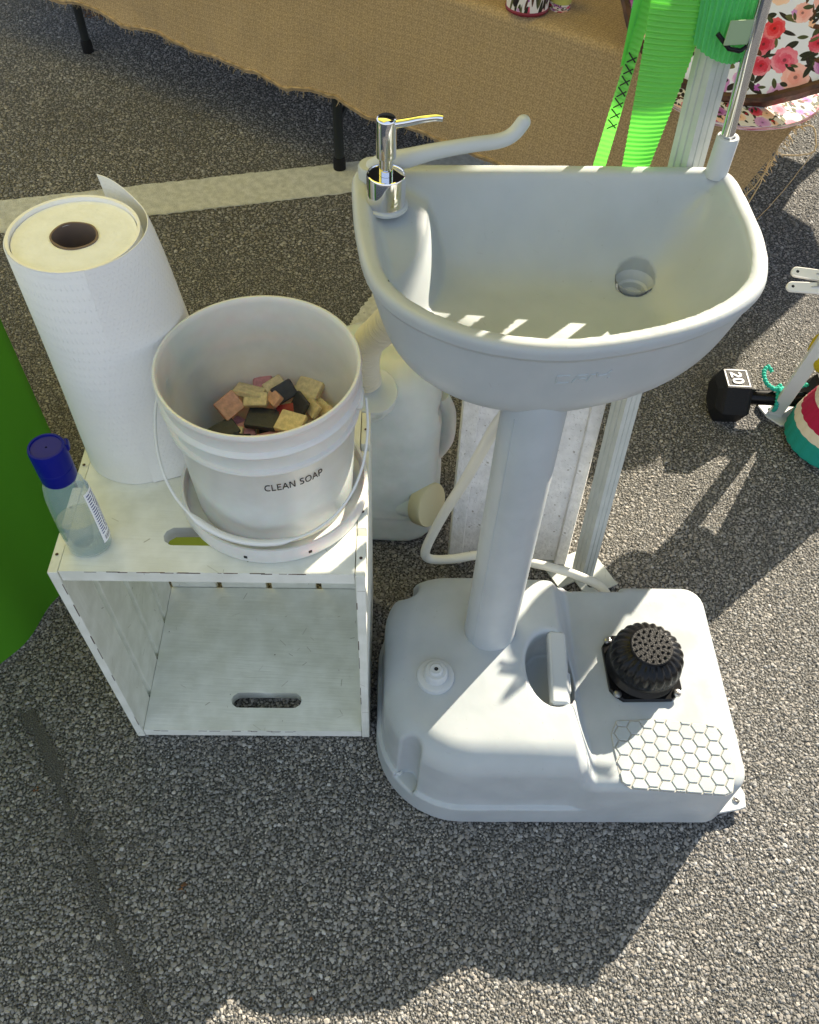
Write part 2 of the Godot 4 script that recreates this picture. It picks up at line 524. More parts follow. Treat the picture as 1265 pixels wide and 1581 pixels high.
func materials() -> void:
	rng.seed = 11
	var n_fine := noise_img(3, 0.06, 256, 3)
	var n_grain := noise_img(5, 0.012, 512, 5)
	var n_mid := noise_img(9, 0.02, 256, 5)
	# moulded plastic of the sink: scuffed, faintly mottled
	var pl := mat(Color.WHITE, 0.46)
	var sk := ramp(noise_img(15, 0.01, 512, 5), lin(0.40, 0.432, 0.445), lin(0.45, 0.482, 0.492), 1.2)
	for k in 34:
		var p := Vector2(rng.randf() * 512, rng.randf() * 512)
		stroke(sk, p, p + Vector2.from_angle(rng.randf() * TAU) * rng.randf_range(2, 14), rng.randf_range(0.5, 0.8), Color(0.5, 0.5, 0.47, rng.randf_range(0.15, 0.5)))
	for k in 26:
		blob(sk, Vector2(rng.randf() * 512, rng.randf() * 512), rng.randf_range(0.6, 1.7), rng.randf_range(0.6, 1.2), rng.randf() * 3, Color(0.42, 0.4, 0.34, 0.75), 0.2, k)
	tri_tex(pl, sk, n_fine, Vector3(3.3, 3.3, 3.3), 0.03, 3.0)
	pl.subsurf_scatter_enabled = true
	pl.subsurf_scatter_strength = 0.08
	pl.roughness_texture = tex(ramp(noise_img(19, 0.015, 256, 5), Color(0.55, 0.55, 0.55), Color(1, 1, 1), 1.8))
	pl.roughness = 0.58
	M.sink = pl
	M.sink2 = mat(lin(0.51, 0.535, 0.54), 0.4)
	M.bucket = mat(lin(0.83, 0.83, 0.81), 0.28)
	tri_tex(M.bucket, ramp(n_mid, lin(0.86, 0.845, 0.80), lin(0.92, 0.91, 0.875), 1.4), n_fine, Vector3(7, 7, 7), 0.05, 2.0)
	M.bucket.subsurf_scatter_enabled = true
	M.bucket.subsurf_scatter_strength = 0.25
	M.bail = mat(lin(0.8, 0.8, 0.77), 0.35)
	M.jug = mat(lin(0.80, 0.83, 0.84), 0.34)
	tri_tex(M.jug, ramp(n_mid, lin(0.78, 0.81, 0.79), lin(0.90, 0.92, 0.91), 1.2), n_fine, Vector3(4, 4, 4), 0.08, 2.0)
	M.jug.subsurf_scatter_enabled = true
	M.jug.subsurf_scatter_strength = 0.3
	M.cream_plastic = mat(lin(0.72, 0.66, 0.42), 0.45)
	M.hose = mat(lin(0.74, 0.72, 0.64), 0.35)
	M.ribbed = mat(lin(0.72, 0.68, 0.55), 0.5)
	M.chrome = mat(Color(0.9, 0.9, 0.92), 0.06, 1.0)
	M.steel = mat(Color(0.72, 0.72, 0.72), 0.28, 1.0)
	M.black = mat(lin(0.006, 0.006, 0.0065), 0.27)
	M.black.metallic_specular = 0.35
	M.black_rough = mat(lin(0.009, 0.009, 0.010), 0.6)
	M.black_rough.metallic_specular = 0.35
	tri_tex(M.black_rough, null, n_fine, Vector3(20, 20, 20), 0.5, 5.0)
	M.hole = mat(lin(0.01, 0.01, 0.01), 0.9)
	M.groove = mat(lin(0.40, 0.395, 0.365), 0.8)
	# painted crate wood: off-white brushed paint, scratches, worn edges
	var wa := ramp(n_grain, lin(0.74, 0.74, 0.645), lin(0.86, 0.86, 0.775), 1.6)
	for k in 46:
		var p := Vector2(rng.randf() * 512, rng.randf() * 512)
		var d := Vector2.from_angle(rng.randf() * TAU) * rng.randf_range(4, 26)
		var q := p + d.rotated(rng.randf_range(-0.8, 0.8))
		stroke(wa, p, q, rng.randf_range(0.5, 0.95), Color(0.42, 0.38, 0.28, rng.randf_range(0.15, 0.7)))
	for k in 10:
		blob(wa, Vector2(rng.randf() * 512, rng.randf() * 512), rng.randf_range(1, 2.2), rng.randf_range(1, 2), 0, Color(0.3, 0.24, 0.15, 0.8), 0.2, k)
	var fibre := Image.create(512, 512, false, Image.FORMAT_RGBA8)
	var fn := FastNoiseLite.new()
	fn.seed = 21
	fn.frequency = 0.05
	fn.fractal_octaves = 4
	for y in 512:
		for x in 512:
			var h := 0.5 + 0.5 * fn.get_noise_2d(x * 0.14, y * 2.2)
			fibre.set_pixel(x, y, Color(h, h, h))
	M.wood = mat(Color.WHITE, 0.62)
	M.wood.albedo_texture = tex(wa)
	M.wood.normal_enabled = true
	M.wood.normal_texture = normal_of(fibre, 3.0)
	M.wood.normal_scale = 0.16
	M.wood.uv1_triplanar = true
	M.wood.uv1_scale = Vector3(3.1, 3.1, 3.1)
	M.wood_v = M.wood.duplicate()
	var wr := wa.duplicate() as Image
	wr.rotate_90(CLOCKWISE)
	M.wood_v.albedo_texture = tex(wr)
	fibre.rotate_90(CLOCKWISE)
	M.wood_v.normal_texture = normal_of(fibre, 3.0)
	M.wood_edge = M.wood.duplicate()
	M.wood_edge.albedo_color = Color(0.98, 0.97, 0.95)
	M.wood_edge.normal_scale = 0.9
	M.wood_edge.uv1_scale = Vector3(6, 6, 6)
	M.green_glow = mat(lin(0.36, 0.40, 0.02), 0.7)  # green canopy light put into the colour of the added crate panel
	# distressed board: white paint with grey scratches down to the wood
	var wd := ramp(n_mid, lin(0.72, 0.71, 0.70), lin(0.86, 0.85, 0.84), 1.3)
	for k in 420:
		var p := Vector2(rng.randf() * 256, rng.randf() * 256)
		var d := Vector2.from_angle(rng.randf_range(-0.9, 0.9) + (PI / 3.0)) * rng.randf_range(2, 9)
		stroke(wd, p, p + d, rng.randf_range(0.35, 0.7), Color(0.32, 0.29, 0.26, rng.randf_range(0.12, 0.75)))
	for k in 24:
		blob(wd, Vector2(rng.randf() * 256, rng.randf() * 256), rng.randf_range(1, 3), rng.randf_range(1, 5), rng.randf() * 3, Color(0.36, 0.3, 0.23, 0.6), 0.3, k)
	M.distressed = tri_tex(mat(Color(1.0, 1.0, 1.0), 0.7), wd, n_fine, Vector3(7, 7, 7), 0.5, 5.0)
	M.alu = mat(lin(0.74, 0.76, 0.74), 0.42)
	var al := ramp(n_mid, lin(0.66, 0.68, 0.66), lin(0.78, 0.79, 0.77), 1.4)
	for k in 40:
		var p := Vector2(rng.randf() * 256, rng.randf() * 256)
		stroke(al, p, p + Vector2(rng.randf_range(-3, 3), rng.randf_range(3, 26)), 0.6, Color(0.35, 0.35, 0.4, rng.randf_range(0.1, 0.5)))
	tri_tex(M.alu, al, null, Vector3(4, 4, 4))
	# paper towel: embossed quilting
	var q := Image.create(256, 256, false, Image.FORMAT_RGBA8)
	q.fill(Color(0.3, 0.3, 0.3))
	for j in 16:
		for i in 16:
			var dx := 8 if j % 2 else 0
			blob(q, Vector2(i * 16 + dx + 4, j * 16 + 8), 5.2, 3.6, 0.9 if (i / 3 + j / 4) % 2 else -0.9, Color(1, 1, 1, 0.9), 0.1, i)
	M.paper = mat(lin(0.94, 0.92, 0.88), 0.95)
	M.paper.normal_enabled = true
	M.paper.normal_texture = normal_of(q, 3.0)
	M.paper.normal_scale = 0.42
	M.paper.uv1_scale = Vector3(5.0, 3.4, 1)
	M.paper.backlight_enabled = true
	M.paper.backlight = Color(0.25, 0.25, 0.24)
	M.paper_end = tri_tex(mat(Color.WHITE, 0.95), ramp(n_mid, lin(0.86, 0.87, 0.87), lin(0.92, 0.93, 0.94), 1.3), n_fine, Vector3(9, 9, 9), 0.25, 5.0)
	M.cardboard = mat(lin(0.20, 0.14, 0.10), 0.9)
	# burlap
	rng.seed = 5
	var w := weave(lin(0.36, 0.255, 0.125), lin(0.84, 0.615, 0.37))
	M.burlap = mat(Color.WHITE, 0.95)
	M.burlap.albedo_texture = tex(w[0])
	M.burlap.normal_enabled = true
	M.burlap.normal_texture = normal_of(w[1], 5.0)
	M.burlap.normal_scale = 0.9
	M.burlap.backlight_enabled = true
	M.burlap.backlight = Color(0.22, 0.16, 0.08)
	M.burlap.detail_enabled = true
	var bn := ramp(noise_img(31, 0.03, 256, 4), Color(0.78, 0.76, 0.72), Color(1, 1, 1), 1.4)
	M.burlap.detail_albedo = tex(bn)
	M.burlap.detail_blend_mode = BaseMaterial3D.BLEND_MODE_MUL
	M.burlap.detail_uv_layer = BaseMaterial3D.DETAIL_UV_1
	M.twine = mat(lin(0.55, 0.42, 0.24), 0.95)
	M.leg_black = mat(lin(0.012, 0.016, 0.018), 0.5)
	var g := mat(lin(0.20, 0.60, 0.12), 0.5)
	g.backlight_enabled = true
	g.backlight = Color(0.42, 0.85, 0.28)
	M.strap = g
	M.strap2 = g.duplicate()
	M.strap2.albedo_color = lin(0.12, 0.52, 0.20)
	M.lime_cloth = tri_tex(mat(lin(0.07, 0.27, 0.003), 0.85), null, n_fine, Vector3(60, 60, 60), 0.35, 4.0)
	M.canopy = mat(lin(0.90, 0.80, 0.30), 0.8)
	M.canopy.backlight_enabled = true
	M.canopy.backlight = Color(1.0, 0.93, 0.42)
	M.blocker_grey = mat(lin(0.10, 0.10, 0.105), 0.9)  # grey of the added light-blocking sheets
	M.blue = mat(lin(0.003, 0.008, 0.20), 0.36)
	M.blue.metallic_specular = 0.3
	var clear := mat(Color(0.72, 0.82, 0.84, 0.26), 0.06)
	clear.transparency = BaseMaterial3D.TRANSPARENCY_ALPHA
	M.clear = clear
	var gel := mat(Color(0.62, 0.70, 0.66, 0.34), 0.05)
	gel.transparency = BaseMaterial3D.TRANSPARENCY_ALPHA
	M.gel = gel
	var lb := Image.create(128, 256, false, Image.FORMAT_RGBA8)
	lb.fill(Color(0.97, 0.97, 0.99))
	for y in range(14, 214, 13):
		var x := 10.0
		while x < 112.0:
			var l := rng.randf_range(10, 30)
			stroke(lb, Vector2(x, y), Vector2(minf(x + l, 116), y), 2.7, Color(0.10, 0.12, 0.42))
			x += l + 9.0
	for x in range(14, 70, 4): stroke(lb, Vector2(x, 226), Vector2(x, 246), 0.9 if x % 3 else 1.6, Color(0.1, 0.1, 0.15))
	for e in [[Vector2(3, 3), Vector2(124, 3)], [Vector2(3, 252), Vector2(124, 252)], [Vector2(3, 3), Vector2(3, 252)]]: stroke(lb, e[0], e[1], 2.2, Color(1, 1, 1))
	M.label = mat(Color.WHITE, 0.4)
	M.label.albedo_texture = tex(lb)
	M.floral = mat(Color.WHITE, 0.75)
	M.floral.albedo_texture = tex(floral(4, Color(0.90, 0.90, 0.95)))
	M.floral2 = M.floral.duplicate()
	M.floral2.albedo_texture = tex(floral(8, Color(0.93, 0.9, 0.88)))
	M.floral2.uv1_scale = Vector3(1.6, 1.2, 1)
	M.rim_brown = tri_tex(mat(Color.WHITE, 0.6), ramp(n_mid, lin(0.03, 0.012, 0.006), lin(0.12, 0.05, 0.025), 1.8), n_fine, Vector3(6, 6, 6), 0.6, 5.0)
	M.coral = mat(lin(0.72, 0.16, 0.10), 0.5)
	M.maroon = mat(lin(0.22, 0.01, 0.03), 0.5)
	M.yellow_green = mat(lin(0.55, 0.55, 0.14), 0.6)
	M.white_metal = mat(lin(0.66, 0.68, 0.66), 0.45)
	M.teal = mat(lin(0.005, 0.25, 0.20), 0.9)
	M.teal_cord = mat(lin(0.02, 0.42, 0.33), 0.85)
	M.yarn_cream = mat(lin(0.62, 0.55, 0.42), 0.95)
	M.crimson = mat(lin(0.36, 0.004, 0.045), 0.9)
	M.yarn_yellow = mat(lin(0.5, 0.38, 0.01), 0.9)
	M.white_plastic = mat(lin(0.8, 0.78, 0.74), 0.45)
	M.silver_paint = mat(lin(0.75, 0.74, 0.76), 0.45)
	M.ink = mat(lin(0.012, 0.012, 0.012), 0.6)
	var soapc := {"k": [0.035, 0.038, 0.042], "peach": [0.62, 0.34, 0.22], "cream": [0.66, 0.53, 0.30], "pink": [0.50, 0.22, 0.24], "red": [0.28, 0.02, 0.02], "tan": [0.42, 0.33, 0.26]}
	for k in soapc:
		var m := tri_tex(mat(Color.WHITE, 0.5), ramp(n_mid, lin(soapc[k][0] * 0.85, soapc[k][1] * 0.85, soapc[k][2] * 0.85), lin(soapc[k][0] * 1.15, soapc[k][1] * 1.15, soapc[k][2] * 1.15), 1.6), n_fine, Vector3(24, 24, 24), 0.3, 4.0)
		m.subsurf_scatter_enabled = true
		m.subsurf_scatter_strength = 0.2
		M["soap_" + k] = m
	# asphalt binder under the stone chips
	var an := noise_img(41, 0.11, 512, 4)
	M.asphalt = tri_tex(mat(Color.WHITE, 0.95), ramp(an, lin(0.03, 0.029, 0.027), lin(0.21, 0.205, 0.19), 2.4), an, Vector3(4.0, 4.0, 4.0), 1.0, 8.0, true)
	M.tar = tri_tex(mat(Color.WHITE, 0.95), ramp(an, lin(0.045, 0.043, 0.039), lin(0.15, 0.145, 0.13), 2.4), an, Vector3(7, 7, 7), 0.9, 6.0, true)
	M.stone = mat(Color.WHITE, 0.82)
	M.stone.vertex_color_use_as_albedo = true
	M.line_paint = tri_tex(mat(Color.WHITE, 0.85), ramp(noise_img(51, 0.03, 256, 5), lin(0.52, 0.515, 0.45), lin(0.70, 0.69, 0.62), 1.3), an, Vector3(5, 5, 5), 0.9, 6.0, true)

# ------------------------------------------------------------------ camera, sky and sun
const F := 1316.126
const PITCH := 0.91333
const ROLL := 0.04398
const CAM_H := 1.236

func cam_basis() -> Basis:
	var cp := cos(PITCH)
	var sp := sin(PITCH)
	var up := Vector3(0, cp, -sp)
	var x := Vector3(cos(ROLL), 0, 0) + up * sin(ROLL)
	var y := Vector3(-sin(ROLL), 0, 0) + up * cos(ROLL)
	return Basis(x, y, x.cross(y))

func _ready() -> void:
	var cam := Camera3D.new()
	cam.name = "camera"
	cam.fov = rad_to_deg(2.0 * atan(790.5 / F))
	cam.near = 0.02
	cam.far = 200.0
	cam.transform = Transform3D(cam_basis(), Vector3(0, CAM_H, 0))
	add_child(cam)
	cam.current = true
	var sky_m := ProceduralSkyMaterial.new()
	sky_m.sky_top_color = Color(0.575, 0.645, 0.745)
	sky_m.sky_horizon_color = Color(0.84, 0.83, 0.80)
	sky_m.sky_curve = 0.12
	sky_m.ground_bottom_color = Color(0.28, 0.27, 0.25)
	sky_m.ground_horizon_color = Color(0.5, 0.52, 0.54)
	sky_m.sky_energy_multiplier = 0.905
	var sky := Sky.new()
	sky.sky_material = sky_m
	var env := Environment.new()
	env.background_mode = Environment.BG_SKY
	env.sky = sky
	env.tonemap_mode = Environment.TONE_MAPPER_LINEAR
	env.tonemap_exposure = 2.7
	env.sdfgi_enabled = true
	env.ssao_enabled = true
	env.ssil_enabled = true
	var we := WorldEnvironment.new()
	we.name = "world_environment"
	we.environment = env
	add_child(we)
	var sun := DirectionalLight3D.new()
	sun.name = "sun"
	sun.light_energy = 1.6
	sun.light_color = Color(1.0, 0.95, 0.86)
	sun.light_angular_distance = 0.5
	sun.shadow_enabled = true
	add_child(sun)
	sun.look_at_from_position(Vector3.ZERO, Vector3(-0.571, -0.448, 0.6876))

	materials()
	ground()
	shade_blockers()
	bench()
	lime_table()
	crate()
	sink()
	jug()
	board_and_leg()
	right_side()
	on_crate()
	on_bench()

# ------------------------------------------------------------------ ground
const LINE := [Vector2(-1.30, -1.73), Vector2(0.75, -2.32)]
const LINE2 := [Vector2(-0.16, -1.30), Vector2(0.12, -1.98)]
const TAR := [Vector2(-0.575, -0.53), Vector2(-0.493, -0.427), Vector2(-0.432, -0.339), Vector2(-0.386, -0.265), Vector2(-0.333, -0.19), Vector2(-0.285, -0.12), Vector2(-0.2, 0.02), Vector2(-0.12, 0.2)]

func seg_d(p: Vector2, a: Vector2, b: Vector2) -> float:
	return p.distance_to(Geometry2D.get_closest_point_to_segment(p, a, b))

func ground() -> void:
	var mb := MB.new()
	var ids := []
	for q in [Vector3(-60, 0, -60), Vector3(60, 0, -60), Vector3(60, 0, 60), Vector3(-60, 0, 60)]: ids.append(mb.vert(q, Vector3.UP))
	mb.quad(ids[0], ids[1], ids[2], ids[3])
	tag(part("ground", mb, M.asphalt), "dark grey asphalt pavement under the portable sink and crate", "ground", "", "structure")
	# painted lines: thin sheets with ragged edges
	var nz := FastNoiseLite.new()
	nz.seed = 77
	nz.frequency = 18.0
	for e in [[LINE, 0.068, "pale worn parking line running behind the paper towel roll and under the bench leg", 0.0042], [LINE2, 0.055, "short pale parking line seen under the left edge of the basin", 0.0022]]:
		var a: Vector2 = e[0][0]
		var b: Vector2 = e[0][1]
		var d := (b - a).normalized()
		var w := d.orthogonal()
		var lm := MB.new()
		var N := 180
		var rows := []
		for k in N + 1:
			var p := a.lerp(b, float(k) / N)
			var hw: float = e[1]
			var l := p + w * (hw + 0.006 * nz.get_noise_2d(k * 0.03, 1.0))
			var r := p - w * (hw + 0.006 * nz.get_noise_2d(k * 0.03, 9.0))
			var y: float = e[3]
			rows.append([lm.vert(Vector3(l.x, 0.0005, l.y), Vector3(w.x, 0.3, w.y).normalized()), lm.vert(Vector3(l.x, y, l.y), Vector3.UP), lm.vert(Vector3(r.x, y, r.y), Vector3.UP), lm.vert(Vector3(r.x, 0.0005, r.y), Vector3(-w.x, 0.3, -w.y).normalized())])
		for k in N:
			for j in 3: lm.quad(rows[k][j], rows[k + 1][j], rows[k + 1][j + 1], rows[k][j + 1])
		tag(part("parking_line", lm, M.line_paint), e[2], "road marking", "", "structure")
	# tar-filled crack
	var tm := MB.new()
	var rows2 := []
	for k in TAR.size() - 1:
		for s in 12:
			var p: Vector2 = TAR[k].lerp(TAR[k + 1], s / 12.0)
			var d: Vector2 = (TAR[k + 1] - TAR[k]).orthogonal().normalized()
			var w1 := maxf(0.0005, 0.004 + 0.008 * nz.get_noise_2d(k * 0.31 + s * 0.021, 3.0) + (0.012 if k < 1 or k > 4 else 0.0))
			var w2 := maxf(0.0005, 0.003 + 0.007 * nz.get_noise_2d(k * 0.31 + s * 0.021, 8.0))
			rows2.append([tm.vert(Vector3(p.x + d.x * w1, 0.0016, p.y + d.y * w1), Vector3.UP), tm.vert(Vector3(p.x - d.x * w2, 0.0016, p.y - d.y * w2), Vector3.UP)])
	for k in rows2.size() - 1: tm.quad(rows2[k][0], rows2[k + 1][0], rows2[k + 1][1], rows2[k][1])
	tag(part("tar_seam", tm, M.tar), "dark tar seam winding across the asphalt left of the sink", "seam", "", "structure")
	# stone chips
	rng.seed = 99
	var root := thing("asphalt_aggregate", "grey stone chips packed in the asphalt surface", "gravel", "", "stuff")
	var NV := 5
	var bufs := []
	for k in NV: bufs.append(PackedFloat32Array())
	var ib := cam_basis().inverse()
	var eye := Vector3(0, CAM_H, 0)
	var z := 0.25
	var patch := FastNoiseLite.new()
	patch.seed = 5
	patch.frequency = 2.2
	var la: Vector2 = LINE[0]
	var lb: Vector2 = LINE[1]
	var l2a: Vector2 = LINE2[0]
	var l2b: Vector2 = LINE2[1]
	while z > -3.35:
		var sp := 0.0047 if z > -1.0 else (0.0052 if z > -1.7 else 0.0068)
		# span of the row that the camera can see, widened for a side step
		var dd := ib * (Vector3(0, 0, z) - eye)
		var half := -dd.z * 0.5 * 1.5 + 0.10
		var x := -half
		while x < half:
			var px := x + rng.randf_range(-0.5, 0.5) * sp
			var pz := z + rng.randf_range(-0.5, 0.5) * sp
			x += sp
			var p2 := Vector2(px, pz)
			var s := 0.0018 + 0.0024 * pow(rng.randf(), 2.4)
			if sp > 0.0065: s *= 1.35
			var hgt := rng.randf_range(0.35, 0.7)
			var y := -0.0004
			var l := 0.30 + 0.22 * rng.randf() + (0.22 if rng.randf() < 0.10 else 0.0) - (0.18 if rng.randf() < 0.2 else 0.0)
			l *= 0.60 + 0.13 * patch.get_noise_2d(px, pz)
			var warm := rng.randf_range(0.0, 0.08)
			var col := Vector3(l * (1.0 + warm), l * 0.985, l * (0.955 - warm))
			if pz < -1.2:
				if seg_d(p2, la, lb) < 0.068 + rng.randf_range(-0.006, 0.006) or seg_d(p2, l2a, l2b) < 0.055 + rng.randf_range(-0.008, 0.008):
					col = Vector3(0.60, 0.59, 0.53) * rng.randf_range(0.72, 1.1)
					y = 0.0012
					if rng.randf() < 0.965: continue
			elif px < -0.1:
				var td := 1.0
				for k in TAR.size() - 1: td = minf(td, seg_d(p2, TAR[k], TAR[k + 1]))
				if td < 0.010 + 0.006 * patch.get_noise_2d(px * 9.0, pz * 9.0) and rng.randf() < 0.4: continue
				if td < 0.026 and rng.randf() < 0.55: col *= 0.6
			for sp2 in [Vector3(-1.097, -2.979, 0.07), Vector3(-0.284, -0.292, 0.007), Vector3(-0.096, -0.170, 0.004), Vector3(-0.523, -0.418, 0.006)]:
				if p2.distance_to(Vector2(sp2.x, sp2.y)) < sp2.z * (0.6 + 0.6 * rng.randf()): col = Vector3(0.19, 0.085, 0.03) * rng.randf_range(0.5, 1.2)
			var a := rng.randf() * TAU
			var sx := s * rng.randf_range(0.75, 1.35)
			var szz := s * rng.randf_range(0.75, 1.1)
			var bs := Basis(Vector3(rng.randf_range(-1, 1), 0.2, rng.randf_range(-1, 1)).normalized(), rng.randf_range(-0.7, 0.7)) * Basis(Vector3.UP, a) * Basis.from_scale(Vector3(sx, s * hgt, szz))
			bufs[rng.randi() % NV].append_array([bs.x.x, bs.y.x, bs.z.x, px, bs.x.y, bs.y.y, bs.z.y, y, bs.x.z, bs.y.z, bs.z.z, pz, col.x, col.y, col.z, 1.0])
		z -= sp
	for k in NV:
		var sm := MB.new()
		stone(sm, k)
		var mm := MultiMesh.new()
		mm.transform_format = MultiMesh.TRANSFORM_3D
		mm.use_colors = true
		mm.mesh = sm.mesh()
		mm.instance_count = bufs[k].size() / 16
		mm.buffer = bufs[k]
		var mi := MultiMeshInstance3D.new()
		mi.name = "stone_chips"
		mi.multimesh = mm
		mi.material_override = M.stone
		mi.set_meta("kind", "stuff")
		root.add_child(mi, true)

func stone(mb: MB, k: int) -> void:
	var r := RandomNumberGenerator.new()
	r.seed = 200 + k
	var t := (1.0 + sqrt(5.0)) / 2.0
	var p := [Vector3(-1, t, 0), Vector3(1, t, 0), Vector3(-1, -t, 0), Vector3(1, -t, 0), Vector3(0, -1, t), Vector3(0, 1, t), Vector3(0, -1, -t), Vector3(0, 1, -t), Vector3(t, 0, -1), Vector3(t, 0, 1), Vector3(-t, 0, -1), Vector3(-t, 0, 1)]
	for q in 12: p[q] = (p[q] as Vector3).normalized() * r.randf_range(0.72, 1.22)
	for f in [[0, 11, 5], [0, 5, 1], [0, 1, 7], [0, 7, 10], [0, 10, 11], [1, 5, 9], [5, 11, 4], [11, 10, 2], [10, 7, 6], [7, 1, 8], [3, 9, 4], [3, 4, 2], [3, 2, 6], [3, 6, 8], [3, 8, 9], [4, 9, 5], [2, 4, 11], [6, 2, 10], [8, 6, 7], [9, 8, 1]]:
		mb.flat([p[f[0]], p[f[1]], p[f[2]]])

# ------------------------------------------------------------------ added blockers outside the frame, shaped to shade the stall
const SU := Vector3(0.769, 0, 0.6392) # across the sun
const SV := Vector3(-0.6392, 0, 0.769) # where shadows fall

func shade_blockers() -> void:
	# unseen sheet added up-sun, its outline cut to the shadows it must cast
	var pl := -2.8
	var outline := [Vector2(-0.42, 2.3), Vector2(-0.41, 1.3), Vector2(-0.405, 1.0), Vector2(-0.33, 0.965), Vector2(-0.255, 0.93), Vector2(-0.25, 0.775), Vector2(-0.33, 0.755), Vector2(-0.43, 0.775), Vector2(-0.432, 0.862), Vector2(-0.502, 0.848), Vector2(-0.498, 0.808), Vector2(-0.465, 0.75), Vector2(-0.455, 0.60), Vector2(-0.452, 0.50), Vector2(-0.44, 0.41), Vector2(-0.40, 0.33), Vector2(-0.325, 0.24), Vector2(-0.315, -0.07), Vector2(-0.335, -0.32), Vector2(-0.43, -0.42), Vector2(-0.455, -0.44), Vector2(-0.53, -0.50), Vector2(-0.54, -0.70), Vector2(-0.44, -0.95), Vector2(-0.345, -1.13), Vector2(-0.335, -1.35), Vector2(-0.37, -1.55), Vector2(-0.355, -1.95), Vector2(-0.47, -2.1), Vector2(-0.56, -2.12), Vector2(-0.6, -2.36), Vector2(-2.2, -2.36), Vector2(-4.6, -2.36), Vector2(-4.6, 1.7), Vector2(-0.6, 1.7), Vector2(-0.55, 2.3)]
	var poly := PackedVector2Array()
	for q in outline: poly.append(Vector2(q.x, (q.y - pl) / 2.0))
	var mb := MB.new()
	var ct := Geometry2D.triangulate_polygon(poly)
	for q in poly: mb.vert(SU * q.x + Vector3.UP * q.y + SV * pl, SV)
	for k in range(0, ct.size(), 3): mb.tri(ct[k], ct[k + 1], ct[k + 2])
	var tent := thing("shade_blocker", "added grey sheets out of view that block sun and sky", "tent")
	part("blocker_sheet", mb, M.blocker_grey, tent)
	var fr := MB.new()
	for u in [-0.6, -4.5]:
		tube(fr, PackedVector3Array([SU * u + SV * (pl - 0.06), SU * u + SV * (pl - 0.06) + Vector3.UP * (2.85 if u > -1.0 else 2.4)]), 0.018, 8)
	tube(fr, PackedVector3Array([SU * -0.5 + SV * (pl - 0.06) + Vector3.UP * 2.34, SU * -4.6 + SV * (pl - 0.06) + Vector3.UP * 2.34]), 0.018, 8)
	part("frame", fr, M.white_metal, tent)
	var rf := MB.new()  # added unseen sheet, dims sky light over the right back
	sheet(rf, func(a: float, b: float) -> Vector3: return SU * lerpf(-0.46, 4.0, a) + SV * lerpf(pl - 1.0, pl + 2.0, b) + Vector3.UP * (2.86 + 0.35 * sin(b * PI)), 12, 8, 0.003)
	part("blocker_top", rf, M.blocker_grey, tent)

# ------------------------------------------------------------------ bench with burlap
const BT := Vector3(0.85, 0, 0.527)
const BN := Vector3(-0.527, 0, 0.85)
const BF := Vector3(0.29, 0, -1.75)
const BH := 0.50

